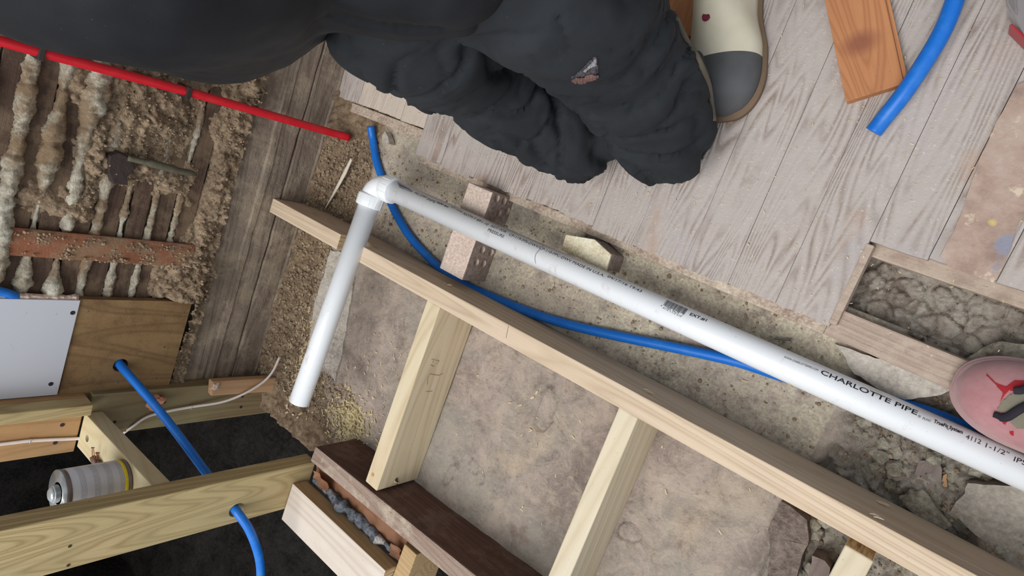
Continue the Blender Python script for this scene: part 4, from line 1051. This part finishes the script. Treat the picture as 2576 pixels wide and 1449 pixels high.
def trd(co, n):
    a = legframe(leg1, co); b = legframe(leg2, co); k = 0 if a[0] < b[0] else 1; d, s_, an = (a, b)[k]
    x = s_*17+(.9 if k == 0 else -.3)*an+1.2*noise.noise(co*5)
    y = math.cos(an)*.8; z = math.sin(an)*.8
    n1_ = noise.noise(Vector((x, y+k*9, z))); n2_ = noise.noise(Vector((x*1.9+7, y*1.3, z*1.3+k*5)))
    am = smoothstep(-.25, .25, noise.noise(co*6+Vector((3, 1, 0))))
    g1 = max(0, 1-abs(n1_)*6)**1.3; g2 = max(0, 1-abs(n2_)*7)**1.3
    return -.015*g1*am-.008*g2*(1-.5*am)+.014*n1_+.003*noise.noise(co*20)
def jkd(co, n):
    ph = co.x*26+co.z*16+3.0*noise.noise(co*4)
    return -.010*(1-abs(math.sin(ph)))**3*smoothstep(-.2, .3, noise.noise(co*4+Vector((7, 0, 0))))+.010*noise.noise(co*7)+.002*noise.noise(co*40)
bsw = [([leg1[0]+Vector((0, 0, .04)), leg1[1], leg1[2], leg1[3], leg1[4]], [.05, .06, .065, .08, .09], 5, 1),
       ([leg2[0]+Vector((0, 0, .04)), leg2[1], leg2[2], leg2[3], leg2[4]], [.03, .035, .04, .05, .07], 5, 1),
       ([pel, Vector((-.74, .16, .62)), Vector((-.80, .16, .78)), sh], [.11, .12, .13, .09], 5, 1),
       ([sh+Vector((.03, -.08, -.02)), Vector((-1.10, .02, .93)), Vector((-1.24, -.02, .88)), Vector((-1.40, .0, .925))], [.05, .045, .04, .03], 5, 1),
       ([sh+Vector((.03, .16, -.02)), Vector((-1.12, .36, .93)), Vector((-1.25, .38, .90)), Vector((-1.40, .35, .945))], [.05, .045, .04, .03], 5, 1),
       ([sh, (sh+head)/2, head], [.05, .055, .09], 5, 1)]
for (hx, hy, hz_) in ((-1.41, .0, .93), (-1.41, .35, .95)):
    for k in range(4):
        yy = hy-.03+k*.02; bsw.append(([Vector((hx, yy, hz_)), Vector((hx-.03, yy, hz_+.03)), Vector((hx-.036, yy, hz_+.068-.006*abs(k-1.4)))], [.010, .009, .007], 3, 1))
    bsw.append(([Vector((hx, hy-.02, hz_-.01)), Vector((hx-.02, hy-.055, hz_+.005)), Vector((hx-.025, hy-.065, hz_+.03))], [.012, .010, .008], 3, 1))
remeshed('body', bsw, .008, None, SKIN, man)
tr = remeshed('trousers', [(leg1, r1, 6, 1), (leg2, r2, 6, 1)], .0075, trd, [TROUSER], man, 4)
remeshed('sweatshirt', jsweeps, .009, jkd, [JACKET], man, 4)
# drawstring hanging from the sweatshirt hem
ds = [ctr((640, 40), .74, .0, (0, -1)), ctr((605, 80), .72, 0, (0, -1))]
# torn knee patch
kp = []
def surf(px, py):
    o_ = Vector((0, 0, H)); ok, loc_, nrm, idx = tr.ray_cast(o_, ray(px, py).normalized()); return (loc_, nrm) if ok else (uz(px, py, .15), Vector((0, 0, 1)))
bpy.context.view_layer.update()
def patch(name, pxs, m, off, parent, step=4):
    bm = bmesh.new(); vs = []
    xs = [p[0] for p in pxs]; ys = [p[1] for p in pxs]; V = {}
    for i, x in enumerate(range(int(min(xs)), int(max(xs))+step, step)):
        for j, y in enumerate(range(int(min(ys)), int(max(ys))+step, step)):
            if poly_in(x+.01, y+.01, pxs):
                l, nn = surf_w(x, y); V[i, j] = bm.verts.new(l+nn*(off+.0012*noise.noise(Vector((x*.2, y*.2, 0)))))
    for (i, j) in list(V):
        q = [V.get(k) for k in ((i, j), (i+1, j), (i+1, j+1), (i, j+1))]
        if all(q): bm.faces.new(q)
    if bm.faces: bmesh.ops.solidify(bm, geom=bm.faces[:], thickness=.0012)
    for v in [v for v in bm.verts if not v.link_faces]: bm.verts.remove(v)
    return obj(name, bm, m, parent)
tri = tr.matrix_world.inverted()
def surf_w(px, py):
    o_ = tri@Vector((0, 0, H)); d_ = (tri.to_3x3()@ray(px, py)).normalized()
    ok, l, nn, idx = tr.ray_cast(o_, d_)
    if not ok: return uz(px, py, .15), Vector((0, 0, 1))
    return tr.matrix_world@l, (tr.matrix_world.to_3x3()@nn).normalized()
patch('torn_hole', [(1434, 192), (1452, 182), (1476, 158), (1492, 140), (1502, 142), (1506, 180), (1498, 192), (1468, 202), (1440, 202)], plain('grey_underlayer', S(110, 104, 110), .9), .001, tr, 2)
patch('torn_hole', [(1462, 176), (1478, 162), (1494, 142), (1500, 146), (1500, 162), (1484, 168), (1472, 178)], plain('pale_underlayer', S(186, 182, 184), .9), .0035, tr, 2)
patch('frayed_edge', [(1434, 196), (1450, 188), (1466, 190), (1485, 184), (1504, 186), (1500, 194), (1478, 200), (1462, 206), (1442, 202)], plain('frayed_threads', S(150, 116, 108), .95), .004, tr, 2)
# turned trouser hem at the ankle
def edge_pt(x, y):
    for k in range(40):
        if tr.ray_cast(tri@Vector((0, 0, H)), (tri.to_3x3()@ray(x-k*3, y+k)).normalized())[0]: return surf_w(x-k*3-4, y+k+1)[0]
    return uz(x, y, 0)
hm = [edge_pt(x, y) for x, y in ((1716, 40), (1745, 100), (1762, 150), (1786, 210), (1800, 262), (1812, 300))]
obj('hem', tube(catmull(hm, 5), .0045, 10), HEMIN, tr, True)
# boot behind
def shoe(name, toe, heel, wid, z0, parent, mU, mT, mS, h=.085, toe_h=.05, up=Vector((0, 0, 1))):
    ax = (heel-toe); L = ax.length; ax = ax/L; sd = Vector((-ax.y, ax.x, 0)).normalized()
    def half(t):  # half width along the length from the toe
        a = math.sqrt(max(0, 1-(1-min(t/.30, 1))**2.2)); w = a*(1-.18*smoothstep(.38, .62, t)+.03*smoothstep(.7, .85, t))
        e = math.sqrt(max(0, 1-(max(0, t-.86)/.14)**2)); return wid*.5*w*e
    bm = bmesh.new(); R = []; N = 30
    for i in range(N+1):
        t = i/N; t = .0008+.9984*t; hw = max(half(t), .001); hh = (toe_h*math.sqrt(max(.0004, 1-(1-min(t/.22, 1))**2))+(h-toe_h)*smoothstep(.30, .62, t))*math.sqrt(max(.03, 1-(max(0, t-.92)/.085)**2))
        c = toe+ax*L*t; row = []
        for k in range(25):
            a = math.pi*k/24; x = math.cos(a); y = math.sin(a)
            row.append(bm.verts.new(c+sd*hw*(abs(x)**.75*(1 if x > 0 else -1))*(1-.22*y**3)+up*(z0+.016+hh*y**.8)))
        R.append(row)
    for i in range(N):
        for k in range(24): bm.faces.new((R[i][k], R[i][k+1], R[i+1][k+1], R[i+1][k]))
    for row in (R[0], R[-1]): bm.faces.new(row)
    bot = [bm.faces.new((R[i][0], R[i+1][0], R[i+1][24], R[i][24])) for i in range(N)]
    bmesh.ops.recalc_face_normals(bm, faces=bm.faces[:])
    for f in bm.faces:
        t = (f.calc_center_median()-toe).dot(ax)/L; f.material_index = 1 if (mT and t < .34) else 0
    up_ = obj('upper', bm, [mU, mT or mU], parent, True)
    bm = bmesh.new(); T, Bt = [], []
    for i in range(72):
        a = 2*math.pi*i/72; t = .5-.5*math.cos(a); hw = max(half(.001+.998*t), .0)+.0045; s = 1 if a < math.pi else -1
        q = toe+ax*(L*t+(-.0045*math.cos(a)))+sd*s*hw*(1 if .0004 < t < .9996 else 0)
        T.append(bm.verts.new(q+up*(z0+.020))); Bt.append(bm.verts.new(q+up*z0))
    for i in range(72): bm.faces.new((T[i], T[(i+1) % 72], Bt[(i+1) % 72], Bt[i]))
    bm.faces.new(T); bm.faces.new(Bt[::-1]); bmesh.ops.recalc_face_normals(bm, faces=bm.faces[:])
    bmesh.ops.bevel(bm, geom=[e for e in bm.edges if len(e.link_faces) == 2 and max(len(f.verts) for f in e.link_faces) > 4], offset=.003, segments=2, affect='EDGES')
    obj('sole', bm, mS, parent, True); return up_
bt = Vector((-.437, .176, 0)); bh = bt+Vector((-.10, .255, 0)); bt.z = bh.z = 0
b1 = bpy.data.objects.new('boot', None); COL.objects.link(b1); b1.location = (bt.x, bt.y, PZ); b1.parent = man
bpy.context.view_layer.update(); b1.matrix_parent_inverse = man.matrix_world.inverted(); bpy.context.view_layer.update()
bup = shoe('b', bt, bh, .118, PZ, b1, BOOTL, BOOTD, RUBBER, .10, .055)
bt2 = Vector((-.70, .36, 0)); bh2 = Vector((-.72, .62, 0))
b2 = bpy.data.objects.new('boot', None); COL.objects.link(b2); b2.location = (bt2.x, bt2.y, PZ); b2.parent = man
bpy.context.view_layer.update(); b2.matrix_parent_inverse = man.matrix_world.inverted(); bpy.context.view_layer.update()
shoe('b', bt2, bh2, .105, PZ, b2, BOOTL, BOOTD, RUBBER, .10, .055)
bpy.context.view_layer.update(); _i = bup.matrix_world.inverted(); _ok, rd, _n, _x = bup.ray_cast(_i@Vector((0, 0, H)), (_i.to_3x3()@ray(1776, 42)).normalized())
rd = bup.matrix_world@rd if _ok else uz(1776, 42, 0)
obj('eyelet', lathe([(-.001, .007), (.002, .006), (.002, .003)], rd, (0, 0, 1), 18), plain('dark_red', S(110, 30, 50), .5), b1)

# the photographer's foot
ph = thing('person', (.16, -.07, -.10), 'standing person in a dusty red shoe and navy trousers at the right edge', 'person')
toe = uz(2386, 985, -.085); toe.z = 0; toe = Vector((toe.x+.002, toe.y+.019, 0)); heel = toe+Vector((.285, .010, 0))
s1 = bpy.data.objects.new('shoe', None); COL.objects.link(s1); s1.location = (toe.x, toe.y, -.112); s1.parent = ph
bpy.context.view_layer.update(); s1.matrix_parent_inverse = ph.matrix_world.inverted(); bpy.context.view_layer.update()
upr = shoe('s', toe, heel, .110, -.111, s1, PINK, None, SOLEP, .085, .048)
bpy.context.view_layer.update()
ui = upr.matrix_world.inverted()
def on_upper(px, py, off=.0015):
    ok, l, nn, idx = upr.ray_cast(ui@Vector((0, 0, H)), (ui.to_3x3()@ray(px, py)).normalized())
    return (upr.matrix_world@l+(upr.matrix_world.to_3x3()@nn)*off) if ok else uz(px, py, -.03)
def upatch(name, pxs, m, off=.001, step=3):
    bm = bmesh.new(); V = {}
    xs = [p[0] for p in pxs]; ys = [p[1] for p in pxs]
    for i, x in enumerate(range(int(min(xs)), int(max(xs))+step, step)):
        for j, y in enumerate(range(int(min(ys)), int(max(ys))+step, step)):
            if poly_in(x+.01, y+.01, pxs): V[i, j] = bm.verts.new(on_upper(x, y, off))
    for (i, j) in list(V):
        q = [V.get(k) for k in ((i, j), (i+1, j), (i+1, j+1), (i, j+1))]
        if all(q): bm.faces.new(q)
    for v in [v for v in bm.verts if not v.link_faces]: bm.verts.remove(v)
    if bm.faces: bmesh.ops.solidify(bm, geom=bm.faces[:], thickness=.001)
    return obj(name, bm, m, s1)
upatch('red_strip', [(2478, 944), (2484, 940), (2508, 964), (2530, 972), (2552, 956), (2576, 958), (2600, 950), (2600, 985), (2540, 984), (2528, 996), (2512, 1020), (2522, 990), (2508, 974), (2500, 965)], REDT, .0012, 2)
upatch('red_strip', [(2522, 1056), (2534, 1060), (2530, 1070), (2520, 1064)], REDT, .001, 2)
upatch('red_strip', [(2538, 1082), (2552, 1084), (2552, 1100), (2540, 1092)], REDT, .001, 2)
upatch('tongue', [(2506, 1030), (2522, 1006), (2545, 988), (2600, 975), (2600, 1080), (2560, 1080), (2540, 1060), (2520, 1036)], TONGUE, .002, 3)
obj('lace', tube(catmull([on_upper(2502, 1040, .004), on_upper(2530, 1046, .007), on_upper(2560, 1030, .008), on_upper(2590, 1015, .008)], 6), [.004]*4+[.0055]*15, 12, True, None, .5), LACE, s1, True)
obj('lace', tube(catmull([on_upper(2550, 984, .004), on_upper(2565, 985, .007), on_upper(2580, 980, .007), on_upper(2600, 975, .007)], 6), .0048, 12, True, None, .5), LACE, s1, True)
lp = [Vector((.200, -.085, .0)), Vector((.235, -.080, .12)), Vector((.29, -.07, .28)), Vector((.36, -.06, .42))]
remeshed('body', [(lp, [.035, .045, .055, .06], 5, 1)], .008, None, SKIN, ph)
remeshed('trousers', [([lp[0]+Vector((-.012, -.012, -.035))]+lp, [.068, .066, .07, .075, .08], 5, 1)], .008, lambda c, n: .006*noise.noise(c*18)-.008*(1-abs(math.sin(c.z*50+2*noise.noise(c*7))))**3, [NAVY], ph)
